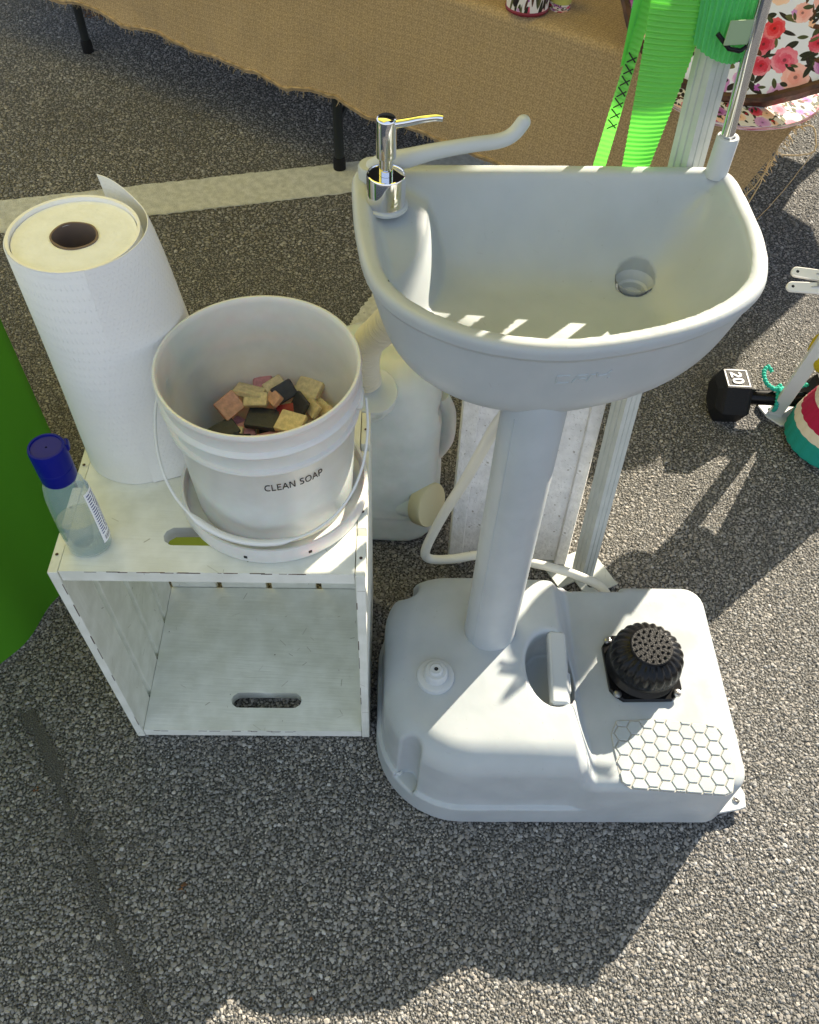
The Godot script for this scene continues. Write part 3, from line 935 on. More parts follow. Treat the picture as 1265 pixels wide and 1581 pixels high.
func bench() -> void:
	var o := thing("bench", "low folding bench with thin black legs under the burlap cloth", "bench")
	var mb := MB.new()
	var c := BF + BT * -0.72 - BN * 0.115 + Vector3.UP * (BH - 0.02)
	box(mb, Transform3D(Basis(BT, Vector3.UP, -BN) , c), Vector3(2.3, 0.03, 0.20), 0.004)
	part("bench_top", mb, M.leg_black, o)
	for g in [Vector2(-0.224, -2.086), Vector2(-1.047, -2.683), Vector2(-0.923, -2.876), Vector2(-0.12, -2.29)]:
		var l := MB.new()
		var p := Vector3(g.x, 0, g.y)
		tube(l, PackedVector3Array([p + Vector3(0, 0.004, 0), p + Vector3.UP * (BH - 0.03)]), 0.0125, 12)
		var leg := part("leg", l, M.leg_black, o)
		var f := MB.new()
		lathe(f, at(p), [Vector2(0.001, 0.001), Vector2(0.0165, 0.001), Vector2(0.0165, 0.03), Vector2(0.0145, 0.036), Vector2(0.0125, 0.037)], 16)
		part("rubber_foot", f, M.black_rough, leg)
	var br := MB.new()
	tube(br, PackedVector3Array([Vector3(-0.224, 0.13, -2.086), Vector3(-0.12, 0.26, -2.29)]), 0.008, 8)
	tube(br, PackedVector3Array([Vector3(-0.224, 0.24, -2.086), Vector3(-0.10, 0.235, -2.0)]), 0.010, 8)
	part("brace", br, M.leg_black, o)
	# burlap: lies on the top and hangs down in front
	var nz := FastNoiseLite.new()
	nz.seed = 12
	nz.frequency = 1.0
	var cl := MB.new()
	var f := func(u: float, v: float) -> Vector3:
		var tt := lerpf(-1.95, 0.455, u)
		var hem := 0.305 + 0.012 * nz.get_noise_2d(tt * 7.0, 3.0) + 0.006 * sin(tt * 23.0)
		var depth := 0.215
		var arc := v * (depth + hem)
		var p: Vector3
		var wav := 0.022 * nz.get_noise_2d(tt * 2.6, 1.0 + v) + 0.007 * nz.get_noise_2d(tt * 8.0, v * 2.0)
		if arc < depth:
			p = BF + BT * tt - BN * (depth - arc) + Vector3.UP * (BH + 0.004 + 0.002 * nz.get_noise_2d(tt * 5.0, v * 9.0))
		else:
			var dn := arc - depth
			var k := dn / hem
			p = BF + BT * tt + BN * (0.006 + wav * k + 0.02 * k * k) + Vector3.UP * (BH + 0.002 - dn)
			p -= BT * 0.10 * k * smoothstep(0.2, 0.455, tt)
		return p
	sheet(cl, f, 220, 52, 0.0022, Vector2(62, 13.6))
	var burl := thing("burlap_cloth", "tan burlap cloth draped over the low bench with a frayed hem", "tablecloth")
	part("cloth", cl, M.burlap, burl)
	# stitched hem roll
	var hm := MB.new()
	var hp := PackedVector3Array()
	for k in 161:
		hp.append(f.call(k / 160.0, 0.985) + BN * 0.002)
	tube(hm, hp, 0.0035, 6)
	part("hem", hm, M.burlap, burl)
	# frayed threads along the hem and the right end
	rng.seed = 61
	var th := MB.new()
	for k in 260:
		var u := rng.randf()
		var p: Vector3 = f.call(u, 1.0)
		var d := Vector3(rng.randf_range(-0.6, 0.6), -1, rng.randf_range(-0.4, 0.6)).normalized() * rng.randf_range(0.004, 0.016)
		tube(th, PackedVector3Array([p, p + d * 0.5 + Vector3(rng.randf_range(-0.002, 0.002), 0, 0), p + d]), 0.0005, 4, false)
	for k in 150:
		var v := rng.randf_range(0.35, 1.0)
		var p: Vector3 = f.call(1.0, v)
		var d := BT * rng.randf_range(0.2, 1.0) + Vector3(0, rng.randf_range(-0.9, 0.2), 0) + BN * rng.randf_range(-0.3, 0.5)
		d = d.normalized() * rng.randf_range(0.005, 0.024)
		tube(th, PackedVector3Array([p, p + d * 0.6 + Vector3(0, 0.002, 0), p + d]), 0.0006, 4, false)
	var fr := part("frayed_edge", th, M.twine, burl)
	fr.set_meta("kind", "stuff")
	# long loose strands
	var strands := [
		[f.call(1.0, 0.5), f.call(1.0, 0.5) + Vector3(0.03, 0.012, 0.01), f.call(1.0, 0.5) + Vector3(0.045, -0.03, 0.02), f.call(1.0, 0.55) + Vector3(0.005, -0.02, 0.01)],
		[f.call(0.999, 0.55), f.call(0.999, 0.7) + Vector3(0.014, 0.01, 0.012), f.call(0.995, 0.86) + Vector3(0.016, 0.0, 0.012), f.call(0.99, 1.0) + Vector3(0.004, -0.03, 0.02), f.call(0.98, 1.0) + Vector3(0.012, -0.07, 0.03)],
		[f.call(0.999, 0.6), f.call(0.998, 0.75) + Vector3(0.025, 0.0, 0.01), f.call(0.998, 0.9) + Vector3(0.024, -0.01, 0.014), f.call(0.998, 1.0) + Vector3(0.01, -0.03, 0.01), f.call(0.996, 1.0) + Vector3(0.0, -0.05, 0.02)],
		[f.call(0.999, 0.85), f.call(0.995, 0.95) + Vector3(-0.012, -0.01, 0.02), f.call(0.992, 1.0) + Vector3(0.005, -0.04, 0.02), f.call(0.986, 1.0) + Vector3(-0.012, -0.065, 0.03), f.call(0.98, 1.0) + Vector3(0.01, -0.09, 0.035)],
		[f.call(1.0, 0.42), f.call(1.0, 0.5) + Vector3(0.07, 0.0, -0.02), f.call(1.0, 0.7) + Vector3(0.075, -0.02, -0.01), f.call(1.0, 0.95) + Vector3(0.05, -0.03, 0.0), f.call(1.0, 1.0) + Vector3(0.012, -0.03, 0.01)]]
	for k in strands.size():
		var s := MB.new()
		var q := spline(strands[k], 9)
		for j in range(1, q.size() - 1): q[j] += Vector3(rng.randf_range(-1, 1), rng.randf_range(-1, 1), rng.randf_range(-1, 1)) * 0.0012
		tube(s, q, 0.0013 if k < 4 else 0.0007, 6)
		part("loose_thread", s, M.twine, burl)

# ------------------------------------------------------------------ lime cloth on the left
func lime_table() -> void:
	var mb := MB.new()
	var e := Vector3(-0.526, 0, -0.830) # its back right edge
	var d := Vector3(-0.457, 0, 0.889).normalized() # bottom edge towards the viewer
	var b := Vector3(-0.889, 0, -0.457).normalized()
	var f := func(u: float, v: float) -> Vector3:
		# wraps round: back face, rounded corner, right face
		var s := lerpf(-0.5, 0.7, u)
		var p: Vector3
		var r := 0.02
		if s < 0.0: p = e + b * -s
		else: p = e + d * s
		var wv := 0.006 * sin(s * 21.0) * (1.0 - v) + 0.004 * sin(s * 47.0 + 2.0) * (1.0 - v)
		var out := (d.cross(Vector3.UP)).normalized() if s > 0.0 else -d
		return p + out * wv * smoothstep(0.0, 0.1, absf(s)) + Vector3.UP * (0.006 + v * 0.73)
	sheet(mb, f, 120, 24, 0.0015)
	var o := thing("lime_tablecloth", "plain lime green cloth hanging to the ground left of the crate", "tablecloth")
	part("hanging_side", mb, M.lime_cloth, o)
	var tp := MB.new()
	var q := [e, e + b * 0.5, e + b * 0.5 + d * 0.7, e + d * 0.7]
	var ids := []
	for p in q: ids.append(tp.vert(p + Vector3.UP * 0.737, Vector3.UP))
	tp.quad(ids[0], ids[1], ids[2], ids[3])
	part("cloth_top", tp, M.lime_cloth, o)

# ------------------------------------------------------------------ crate
const CO := Vector3(-0.3937, 0.004, -0.5031)
const CYAW := 0.03842
const CW := 0.3486
const CD := 0.254
const CH := 0.4437

func cx(x: float, y: float, z: float) -> Vector3: # crate frame: x right, y up, z back
	return CO + Vector3(cos(CYAW), 0, -sin(CYAW)) * x + Vector3(-sin(CYAW), 0, -cos(CYAW)) * z + Vector3.UP * y

func cbasis() -> Basis:
	return Basis(Vector3(cos(CYAW), 0, -sin(CYAW)), Vector3.UP, Vector3(sin(CYAW), 0, cos(CYAW)))

func crate() -> void:
	rng.seed = 17
	var o := thing("wooden_crate", "white painted wooden crate standing on end with its open side forward", "crate")
	var bt := 0.0185
	var st := 0.0115
	for k in 2:
		var mb := MB.new()
		var y := CH - bt if k == 0 else 0.0
		# local x,z with z towards the viewer; board from back to front
		holed_board(mb, Transform3D(cbasis(), cx(st + 0.0008, y, CD - 0.001)), CW - 2 * st - 0.0016, CD - 0.003, bt, Vector2(0.160 if k == 0 else 0.178, CD - 0.052), 0.041, 0.0125)
		part("end_board", mb, M.wood, o)
	for side in 2:
		for k in 4:
			var mb := MB.new()
			var w := 0.0555
			var z := 0.002 + k * 0.0655
			var x := st / 2 if side == 0 else CW - st / 2
			box(mb, Transform3D(cbasis() * Basis(Vector3.UP, rng.randf_range(-0.006, 0.006)), cx(x, CH / 2 + rng.randf_range(-0.001, 0.001), z + w / 2 - 0.002)), Vector3(st, CH + 0.001 - rng.randf() * 0.003, w), 0.0012)
			part("side_slat", mb, M.wood_v, o)
	for k in 4:
		var mb := MB.new()
		var w := 0.074
		box(mb, Transform3D(cbasis(), cx(0.05 + k * 0.083, CH / 2, CD + 0.0045)), Vector3(w, CH - 0.004, 0.008), 0.0012)
		part("back_slat", mb, M.wood, o)
	# chipped paint along the front edges and nail heads in the slat ends
	var ch := MB.new()
	for k in 34:
		var x := rng.randf_range(0.02, CW - 0.03)
		var l := rng.randf_range(0.003, 0.018)
		var low := k % 3 == 0
		box(ch, Transform3D(cbasis(), cx(x, (CH - rng.randf_range(0.0002, 0.0012)) if not low else rng.randf_range(0.0145, 0.0175), 0.0019)), Vector3(l, rng.randf_range(0.0005, 0.0014), 0.0006), 0.0002)
	for k in 16:
		var side := k % 2
		box(ch, Transform3D(cbasis(), cx((st - 0.0008) if side == 0 else (CW - st + 0.0008), rng.randf_range(0.02, CH - 0.02), -0.0001)), Vector3(rng.randf_range(0.0006, 0.0014), rng.randf_range(0.004, 0.03), 0.0006), 0.0002)
	var chp := part("chipped_edge", ch, M.rim_brown, o)
	chp.set_meta("kind", "stuff")
	for k in 8:
		var nm := MB.new()
		var side := k % 2
		lathe(nm, Transform3D(cbasis(), cx(st / 2 if side == 0 else CW - st / 2, CH + 0.0006, 0.012 + (k / 2) * 0.0655 + 0.012)), [Vector2(0.0019, 0.0), Vector2(0.0012, 0.0004), Vector2(0.0002, 0.0003)], 12)
		part("nail_head", nm, M.rim_brown, o)
	var lc := thing("green_glow_panel", "added yellow green panel in the crate for canopy light glimpsed through the top handle hole", "cloth")
	var fm := MB.new()  # added panel, its colour stands for green light seen through the hole
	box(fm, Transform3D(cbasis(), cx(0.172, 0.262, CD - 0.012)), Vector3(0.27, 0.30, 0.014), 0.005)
	part("glow_panel", fm, M.green_glow, lc)
	var bd := MB.new()  # dark strip standing in for the gap between back slats
	box(bd, Transform3D(cbasis(), cx(0.208, 0.262, CD - 0.0195)), Vector3(0.010, 0.30, 0.002), 0.0006)
	part("slat_gap_strip", bd, M.rim_brown, lc)

# ------------------------------------------------------------------ things on the crate
const TOPY := 0.4477

func on_crate() -> void:
	# paper towel roll
	var o := thing("paper_towel_roll", "white paper towel roll standing on end on the crate", "paper towels")
	var c := Vector3(-0.331, TOPY, -0.694)
	var R := 0.0635
	var H := 0.300
	var mb := MB.new()
	lathe(mb, at(c), [Vector2(0.02, 0.0006), Vector2(R - 0.001, 0.0006), Vector2(R, 0.002), Vector2(R, 0.05), Vector2(R, 0.12), Vector2(R, 0.2), Vector2(R, H - 0.001), Vector2(R - 0.0006, H)], 96, func(th: float, pr: Vector2) -> float: return pr.x + (0.0006 * sin(th * 3.0 + pr.y * 20.0) if pr.x > R - 0.0005 else 0.0))
	part("wound_paper", mb, M.paper, o)
	var e := MB.new()
	var prof := []
	prof.append(Vector2(0.0215, H - 0.004))
	for k in 22:
		var r := lerpf(0.0225, R - 0.0046, k / 21.0)
		prof.append(Vector2(r, H - 0.0035 + 0.00012 * sin(k * 1.7)))
	prof.append(Vector2(R - 0.004, H - 0.009))
	lathe(e, at(c), prof, 72, func(th: float, pr: Vector2) -> float: return pr.x + 0.0006 * sin(th * 2.0 + pr.x * 80.0))
	part("paper_end", e, M.paper_end, o)
	var ro := MB.new()
	lathe(ro, at(c), [Vector2(R - 0.0042, H - 0.01), Vector2(R - 0.0040, H + 0.0008), Vector2(R - 0.001, H + 0.0012), Vector2(R - 0.0004, H - 0.006)], 72)
	part("outer_wrap", ro, M.paper, o)
	var co := MB.new()
	lathe(co, at(c), [Vector2(0.0205, 0.002), Vector2(0.0205, H - 0.002), Vector2(0.0222, H - 0.002), Vector2(0.0222, H - 0.006)], 40, func(th: float, pr: Vector2) -> float: return pr.x * (1.0 + 0.05 * sin(th * 2.0 + 0.6) + 0.02 * sin(th * 5.0)))
	part("cardboard_core", co, M.cardboard, o)
	var fl := MB.new()
	# loose end of the sheet, standing off the roll
	sheet(fl, func(u: float, v: float) -> Vector3:
		var a := lerpf(1.15, -1.5, u) # from the front round the right to the back
		var k := smoothstep(0.0, 0.62, u)
		var r := R + 0.0008 + k * (0.004 + 0.040 * pow(1.0 - v, 0.8)) + 0.010 * pow(u, 4.0) * v + 0.0012 * u * sin(v * 6.0 + u * 3.0)
		var y := v * (H + 0.0012 + 0.012 * smoothstep(0.72, 1.0, u)) + 0.001
		return c + Vector3(cos(a) * r, y, sin(a) * r), 40, 40, 0.0007, Vector2(0.45, 1.0))
	part("loose_sheet", fl, M.paper, o)

	# bucket lid under the bucket
	var bc := Vector3(-0.159, TOPY, -0.637)
	o = thing("plastic_cover", "white plastic lid lying under the soap bucket", "lid")
	mb = MB.new()
	lathe(mb, at(bc + Vector3(0, 0.0006, 0.002)), [Vector2(0.001, 0.0), Vector2(0.104, 0.0), Vector2(0.1085, 0.002), Vector2(0.1095, 0.006), Vector2(0.1085, 0.019), Vector2(0.107, 0.022), Vector2(0.1045, 0.022), Vector2(0.1035, 0.019), Vector2(0.1025, 0.008), Vector2(0.099, 0.006), Vector2(0.001, 0.006)], 96)
	part("lid_disc", mb, M.bucket, o)
	for a in [100.0, 62.0]:
		var s := MB.new()
		var p := bc + Vector3(cos(deg_to_rad(a)) * 0.1088, 0.011, 0.002 + sin(deg_to_rad(a)) * 0.1088)
		box(s, Transform3D(Basis(Vector3.UP, PI / 2 - deg_to_rad(a)), p), Vector3(0.004, 0.004, 0.002), 0.0004)
		part("small_slot", s, M.ink if a > 90.0 else M.rim_brown, o)
	# bucket
	o = thing("bucket", "white plastic bucket marked CLEAN SOAP holding cut soap bars", "bucket")
	var b := bc + Vector3(0, 0.0068, 0)
	mb = MB.new()
	var hh := 0.193
	lathe(mb, at(b), [Vector2(0.001, 0.0), Vector2(0.088, 0.0), Vector2(0.0905, 0.003), Vector2(0.0935, 0.06), Vector2(0.0965, 0.128), Vector2(0.0985, 0.132), Vector2(0.1015, 0.133), Vector2(0.1025, 0.135), Vector2(0.1015, 0.138), Vector2(0.0985, 0.1395), Vector2(0.098, 0.155), Vector2(0.100, 0.159), Vector2(0.1035, 0.1605), Vector2(0.105, 0.163), Vector2(0.1035, 0.1665), Vector2(0.101, 0.168), Vector2(0.1008, 0.181), Vector2(0.1025, 0.184), Vector2(0.1045, 0.187), Vector2(0.105, 0.190), Vector2(0.1035, hh), Vector2(0.1015, hh), Vector2(0.1, 0.191), Vector2(0.0992, 0.186), Vector2(0.0975, 0.15), Vector2(0.094, 0.08), Vector2(0.0885, 0.004), Vector2(0.085, 0.003), Vector2(0.001, 0.003)], 120)
	part("bucket_body", mb, M.bucket, o)
	# print, bent round the wall
	var tm := TextMesh.new()
	var fo := SystemFont.new()
	fo.font_names = PackedStringArray(["Droid Sans"])
	tm.font = fo
	tm.text = "CLEAN SOAP"
	tm.font_size = 32
	tm.pixel_size = 0.00036
	tm.depth = 0.0004
	tm.curve_step = 1.0
	var tb := bent_text(tm, b + Vector3(0, 0.108, 0), 0.0959, deg_to_rad(25.5), 0.0315, 1.08)
	part("lettering", tb, M.ink, o)
	# bail handle with lugs and a flat grip
	for s in [-1.0, 1.0]:
		var lg := MB.new()
		lathe(lg, along(b + Vector3(s * 0.0975, 0.148, 0.0), Vector3(s, 0, 0)), [Vector2(0.012, 0.0), Vector2(0.012, 0.006), Vector2(0.01, 0.0085), Vector2(0.004, 0.009), Vector2(0.001, 0.009)], 24)
		part("lug", lg, M.bucket, o)
	var ha := MB.new()
	var pts := []
	for k in 41:
		var t := k / 40.0
		var a := PI * t
		var xx := -cos(a) * 0.1085
		var sn := sin(a)
		xx *= 1.0 + 0.10 * pow(absf(sn), 0.5)
		pts.append(b + Vector3(xx, 0.148 - 0.112 * pow(sn, 0.8), 0.112 * pow(sn, 0.75)))
	tube(ha, spline(pts, 2), func(t: float, _l: float) -> float: return 0.0024 if absf(t - 0.44) > 0.17 else 0.0024 + 0.0035 * smoothstep(0.17, 0.12, absf(t - 0.44)), 10, true, 0.62)
	part("bail_handle", ha, M.bail, o)
	soaps(b)
	sanitizer()

func bent_text(tm: TextMesh, c: Vector3, r: float, a0: float, half: float, stretch := 1.0) -> MB:
	var arr := tm.get_mesh_arrays()
	var vs: PackedVector3Array = arr[Mesh.ARRAY_VERTEX]
	var ns: PackedVector3Array = arr[Mesh.ARRAY_NORMAL]
	var ix: PackedInt32Array = arr[Mesh.ARRAY_INDEX]
	var w := 0.0
	for p in vs: w = maxf(w, absf(p.x))
	var k := half / maxf(w, 1e-6)
	var mb := MB.new()
	var map := PackedInt32Array()
	for j in vs.size():
		var p := vs[j]
		var a := a0 + p.x * k / r
		var rr := r + 0.0004 + p.z
		var nn := Vector3(sin(a), 0, cos(a))
		var q := nn * ns[j].z + Vector3(cos(a), 0, -sin(a)) * ns[j].x + Vector3.UP * ns[j].y
		mb.vert(c + nn * rr + Vector3.UP * p.y * k * stretch, q.normalized())
	for j in range(0, ix.size(), 3): mb.tri(ix[j], ix[j + 1], ix[j + 2])
	return mb

func soaps(b: Vector3) -> void:
	# x, z, y, turn, tilt, colour, length, width, height, label
	var L := [
		[-0.214, -0.655, 0.522, 0.7, 0.25, "k", 0.034, 0.024, 0.012, "charcoal soap bar against the left wall of the bucket"],
		[-0.2, -0.644, 0.518, -0.5, 0.5, "k", 0.026, 0.022, 0.011, "dark soap bar on edge beside the peach bar, front left of the pile"],
		[-0.210, -0.681, 0.537, 0.9, 0.75, "peach", 0.030, 0.026, 0.012, "peach soap bar standing tilted at the left of the pile"],
		[-0.190, -0.702, 0.540, -0.15, -0.35, "cream", 0.036, 0.024, 0.012, "large cream soap bar at the top left of the pile"],
		[-0.181, -0.690, 0.539, 0.0, 0.4, "cream", 0.030, 0.018, 0.012, "cream soap bar lying on the charcoal bar near the middle"],
		[-0.178, -0.722, 0.533, 0.1, 0.3, "pink", 0.024, 0.02, 0.012, "pink soap bar at the very back of the pile"],
		[-0.163, -0.716, 0.536, 0.75, 0.45, "cream", 0.027, 0.02, 0.012, "cream soap bar leaning on the back pink bar"],
		[-0.172, -0.673, 0.526, -0.15, 0.1, "k", 0.040, 0.030, 0.012, "wide charcoal soap bar in the middle of the pile"],
		[-0.197, -0.664, 0.512, 0.4, 0.4, "pink", 0.034, 0.022, 0.014, "dusky pink soap bar under the middle charcoal bar"],
		[-0.160, -0.692, 0.541, -0.9, 0.6, "peach", 0.024, 0.016, 0.011, "small peach soap bar at the centre of the pile"],
		[-0.150, -0.703, 0.541, 0.7, 0.9, "k", 0.028, 0.022, 0.010, "dark soap bar standing on edge behind the red one"],
		[-0.145, -0.684, 0.528, 0.3, 0.2, "red", 0.026, 0.02, 0.012, "deep red soap bar half hidden among dark bars"],
		[-0.131, -0.686, 0.536, -0.95, 0.95, "k", 0.034, 0.026, 0.010, "dark soap bar on edge right of the red one"],
		[-0.124, -0.712, 0.536, -0.5, 0.5, "cream", 0.036, 0.03, 0.013, "pale yellow soap bar at the back right of the pile"],
		[-0.117, -0.686, 0.535, -0.9, 0.8, "cream", 0.032, 0.018, 0.010, "cream soap bar on edge at the right of the pile"],
		[-0.104, -0.688, 0.531, -0.85, 0.75, "cream", 0.030, 0.018, 0.010, "cream soap bar on edge against the right wall of the bucket"],
		[-0.138, -0.661, 0.534, -0.35, 0.25, "cream", 0.034, 0.028, 0.012, "cream soap bar lying flat at the front right of the pile"],
		[-0.163, -0.650, 0.514, 0.3, 0.4, "pink", 0.028, 0.022, 0.014, "mauve pink soap bar at the front centre of the pile"],
		[-0.143, -0.646, 0.512, -0.3, 0.3, "k", 0.028, 0.022, 0.012, "grey black soap bar below the flat cream bar"],
		[-0.181, -0.645, 0.510, 0.6, 0.3, "pink", 0.022, 0.018, 0.014, "small rose soap bar at the front left of the pile"],
		[-0.198, -0.640, 0.506, 0.1, 0.2, "pink", 0.02, 0.018, 0.013, "pale rose soap bar at the front edge of the pile"],
		[-0.120, -0.664, 0.521, 0.4, 0.3, "tan", 0.03, 0.022, 0.012, "tan soap bar under the cream bars on the right"]]
	for q in L:
		var mb := MB.new()
		box(mb, Transform3D(), Vector3(q[6] * 0.93, q[8] * 0.62, q[7] * 0.95), 0.0014)
		var o := part("soap_bar", mb, M["soap_" + q[5]])
		o.transform = Transform3D(Basis(Vector3.UP, q[3]) * Basis(Vector3(1, 0, 0.3).normalized(), q[4]), Vector3(q[0], q[2], q[1]))
		tag(o, q[9], "soap", "cut soap bars in the bucket")
	rng.seed = 8
	var cols := ["pink", "k", "cream", "k", "peach", "cream"]
	for k in 30: # the pile underneath
		var mb := MB.new()
		box(mb, Transform3D(), Vector3(rng.randf_range(0.022, 0.030), 0.0095, rng.randf_range(0.017, 0.024)), 0.0016)
		var o := part("soap_bar", mb, M["soap_" + cols[k % 6]])
		var a := rng.randf() * TAU
		var r := sqrt(rng.randf()) * 0.068
		o.transform = Transform3D(Basis(Vector3.UP, rng.randf() * TAU) * Basis(Vector3.RIGHT, rng.randf_range(-0.4, 0.4)), b + Vector3(cos(a) * r, 0.014 + 0.050 * (k / 30.0), sin(a) * r))
		tag(o, "soap bar in the lower layers of the pile, mostly hidden by bars on top", "soap", "soap bars under the top layer")

func sanitizer() -> void:
	var o := thing("sanitizer_bottle", "clear sanitizer bottle with a blue cap on the crate's front left corner", "bottle")
	var c := Vector3(-0.354, TOPY + 0.0005, -0.541)
	var x := Transform3D(Basis(Vector3.UP, 0.35), c)
	var prof := [Vector2(0.001, 0.001), Vector2(0.018, 0.0), Vector2(0.0215, 0.002), Vector2(0.0225, 0.006), Vector2(0.0228, 0.03), Vector2(0.0225, 0.07), Vector2(0.0215, 0.095), Vector2(0.0190, 0.110), Vector2(0.0155, 0.119), Vector2(0.0125, 0.122), Vector2(0.0120, 0.127)]
	var mb := MB.new()
	lathe(mb, x, prof, 56, null, 1.05, 0.82, 60.0)
	part("bottle_wall", mb, M.clear, o)
	var g := MB.new()
	lathe(g, x, [Vector2(0.0005, 0.0022), Vector2(0.017, 0.002), Vector2(0.0203, 0.004), Vector2(0.0213, 0.008), Vector2(0.0216, 0.03), Vector2(0.0215, 0.052), Vector2(0.0212, 0.0535), Vector2(0.0005, 0.053)], 56, null, 1.05, 0.82, 50.0)
	part("gel", g, M.gel, o)
	var k := MB.new()
	lathe(k, x, [Vector2(0.0105, 0.1205), Vector2(0.0172, 0.1205), Vector2(0.0176, 0.122), Vector2(0.0178, 0.137), Vector2(0.0174, 0.1375), Vector2(0.0178, 0.138), Vector2(0.0180, 0.163), Vector2(0.0172, 0.1655), Vector2(0.0150, 0.1660), Vector2(0.0145, 0.1645), Vector2(0.001, 0.1640)], 48)
	part("flip_cap", k, M.blue, o)
	var t := MB.new()
	box(t, x * Transform3D(Basis(Vector3.UP, 0.0), Vector3(0.0175, 0.158, -0.004)), Vector3(0.006, 0.01, 0.012), 0.002)
	part("cap_hinge", t, M.blue, o)
	var l := MB.new()
	var f := func(u: float, v: float) -> Vector3:
		var a := lerpf(0.78, -0.75, u)
		var y := lerpf(0.098, 0.016, v)
		var r := 0.02305 if y < 0.07 else 0.02305 - (y - 0.07) * 0.045
		return x * Vector3(cos(a) * r * 1.05, y, sin(a) * r * 0.82)
	sheet(l, f, 20, 12, 0.0003)
	part("printed_label", l, M.label, o)

# ------------------------------------------------------------------ sink
const YR := 0.75
const TO := Vector3(0.215, 0, -0.563)
var D2 := PackedFloat32Array()
const DX0 := -0.12
const DZ0 := -0.92
const DS := 0.0025
const DNX := 196
const DNZ := 166

func outline() -> PackedVector2Array:
	var p := [Vector2(-0.073, -0.785), Vector2(-0.0745, -0.815), Vector2(-0.066, -0.831), Vector2(-0.045, -0.8385), Vector2(0.05, -0.846), Vector2(0.15, -0.853), Vector2(0.25, -0.859), Vector2(0.300, -0.862), Vector2(0.320, -0.856), Vector2(0.330, -0.838), Vector2(0.335, -0.79), Vector2(0.337, -0.74), Vector2(0.332, -0.695), Vector2(0.317, -0.655), Vector2(0.280, -0.616), Vector2(0.223, -0.583), Vector2(0.141, -0.5585), Vector2(0.078, -0.559), Vector2(0.025, -0.575), Vector2(-0.021, -0.607), Vector2(-0.049, -0.651), Vector2(-0.065, -0.721)]
	var o := PackedVector2Array()
	var m := p.size()
	for k in m:
		for s in 6: o.append(p[k].cubic_interpolate(p[(k + 1) % m], p[(k + m - 1) % m], p[(k + 2) % m], s / 6.0))
	return o

func make_d2() -> void:
	var o := outline()
	var m := o.size()
	D2.resize(DNX * DNZ)
	for j in DNZ:
		for i in DNX:
			var p := Vector2(DX0 + i * DS, DZ0 + j * DS)
			var best := 1e9
			var inside := false
			var b := o[m - 1]
			for k in m:
				var a := o[k]
				var e := b - a
				var w := p - a
				var t := clampf(w.dot(e) / e.length_squared(), 0.0, 1.0)
				var q := (w - e * t).length_squared()
				if q < best: best = q
				if (a.y > p.y) != (b.y > p.y) and p.x < (b.x - a.x) * (p.y - a.y) / (b.y - a.y) + a.x: inside = not inside
				b = a
			D2[j * DNX + i] = sqrt(best) * (-1.0 if inside else 1.0)

var DB := PackedFloat32Array()

func blur_d2() -> void:
	DB = D2.duplicate()
	for pass_ in 3:
		for dir in 2:
			var src := DB.duplicate()
			var step := 1 if dir == 0 else DNX
			var n1 := DNX if dir == 0 else DNZ
			var n2 := DNZ if dir == 0 else DNX
			for b in n2:
				for a in n1:
					var sum := 0.0
					for q in range(-8, 9, 2):
						var aa := clampi(a + q, 0, n1 - 1)
						sum += src[b * DNX + aa] if dir == 0 else src[aa * DNX + b]
					DB[b * DNX + a if dir == 0 else a * DNX + b] = sum / 9.0

func dbat(x: float, z: float) -> float:
	var i := clampi(int((x - DX0) / DS), 0, DNX - 2)
	var j := clampi(int((z - DZ0) / DS), 0, DNZ - 2)
	var fx := (x - DX0) / DS - i
	var fz := (z - DZ0) / DS - j
	var k := j * DNX + i
	return lerpf(lerpf(DB[k], DB[k + 1], fx), lerpf(DB[k + DNX], DB[k + DNX + 1], fx), fz)

func d2at(x: float, z: float) -> float:
	var fx := clampf((x - DX0) / DS, 0.0, DNX - 1.001)
	var fz := clampf((z - DZ0) / DS, 0.0, DNZ - 1.001)
	var i := int(fx)
	var j := int(fz)
	fx -= i
	fz -= j
	var k := j * DNX + i
	return lerpf(lerpf(D2[k], D2[k + 1], fx), lerpf(D2[k + DNX], D2[k + DNX + 1], fx), fz)

const DRAIN := Vector2(0.235, -0.778)

func bowl_y(x: float, z: float, d2: float) -> float:
	var di := -(d2 + 0.0165)
	if di > 0.0: di = lerpf(di, maxf(0.0, -(dbat(x, z) + 0.0165)), smoothstep(0.0, 0.03, di))
	var fl := YR - 0.098 + 0.05 * Vector2(x - DRAIN.x, z - DRAIN.y).length()
	var s := clampf(di / lerpf(0.092, 0.030, smoothstep(-0.76, -0.64, z)), 0.0, 1.0)
	var yb := lerpf(YR + 0.003, fl, 1.0 - pow(1.0 - s, 2.4)) if di > 0.0 else YR + 0.003 - di * 2.0
	var e := Vector2((x + 0.062) / 0.068, (z + 0.79) / 0.112).length()
	var yd := YR - 0.007 - 0.17 * maxf(0.0, z + 0.785) - 0.12 * maxf(0.0, e - 1.0) - 0.02 * e * e
	if di > -0.004: yb = smaxk(yb, yd, 0.010)
	return yb

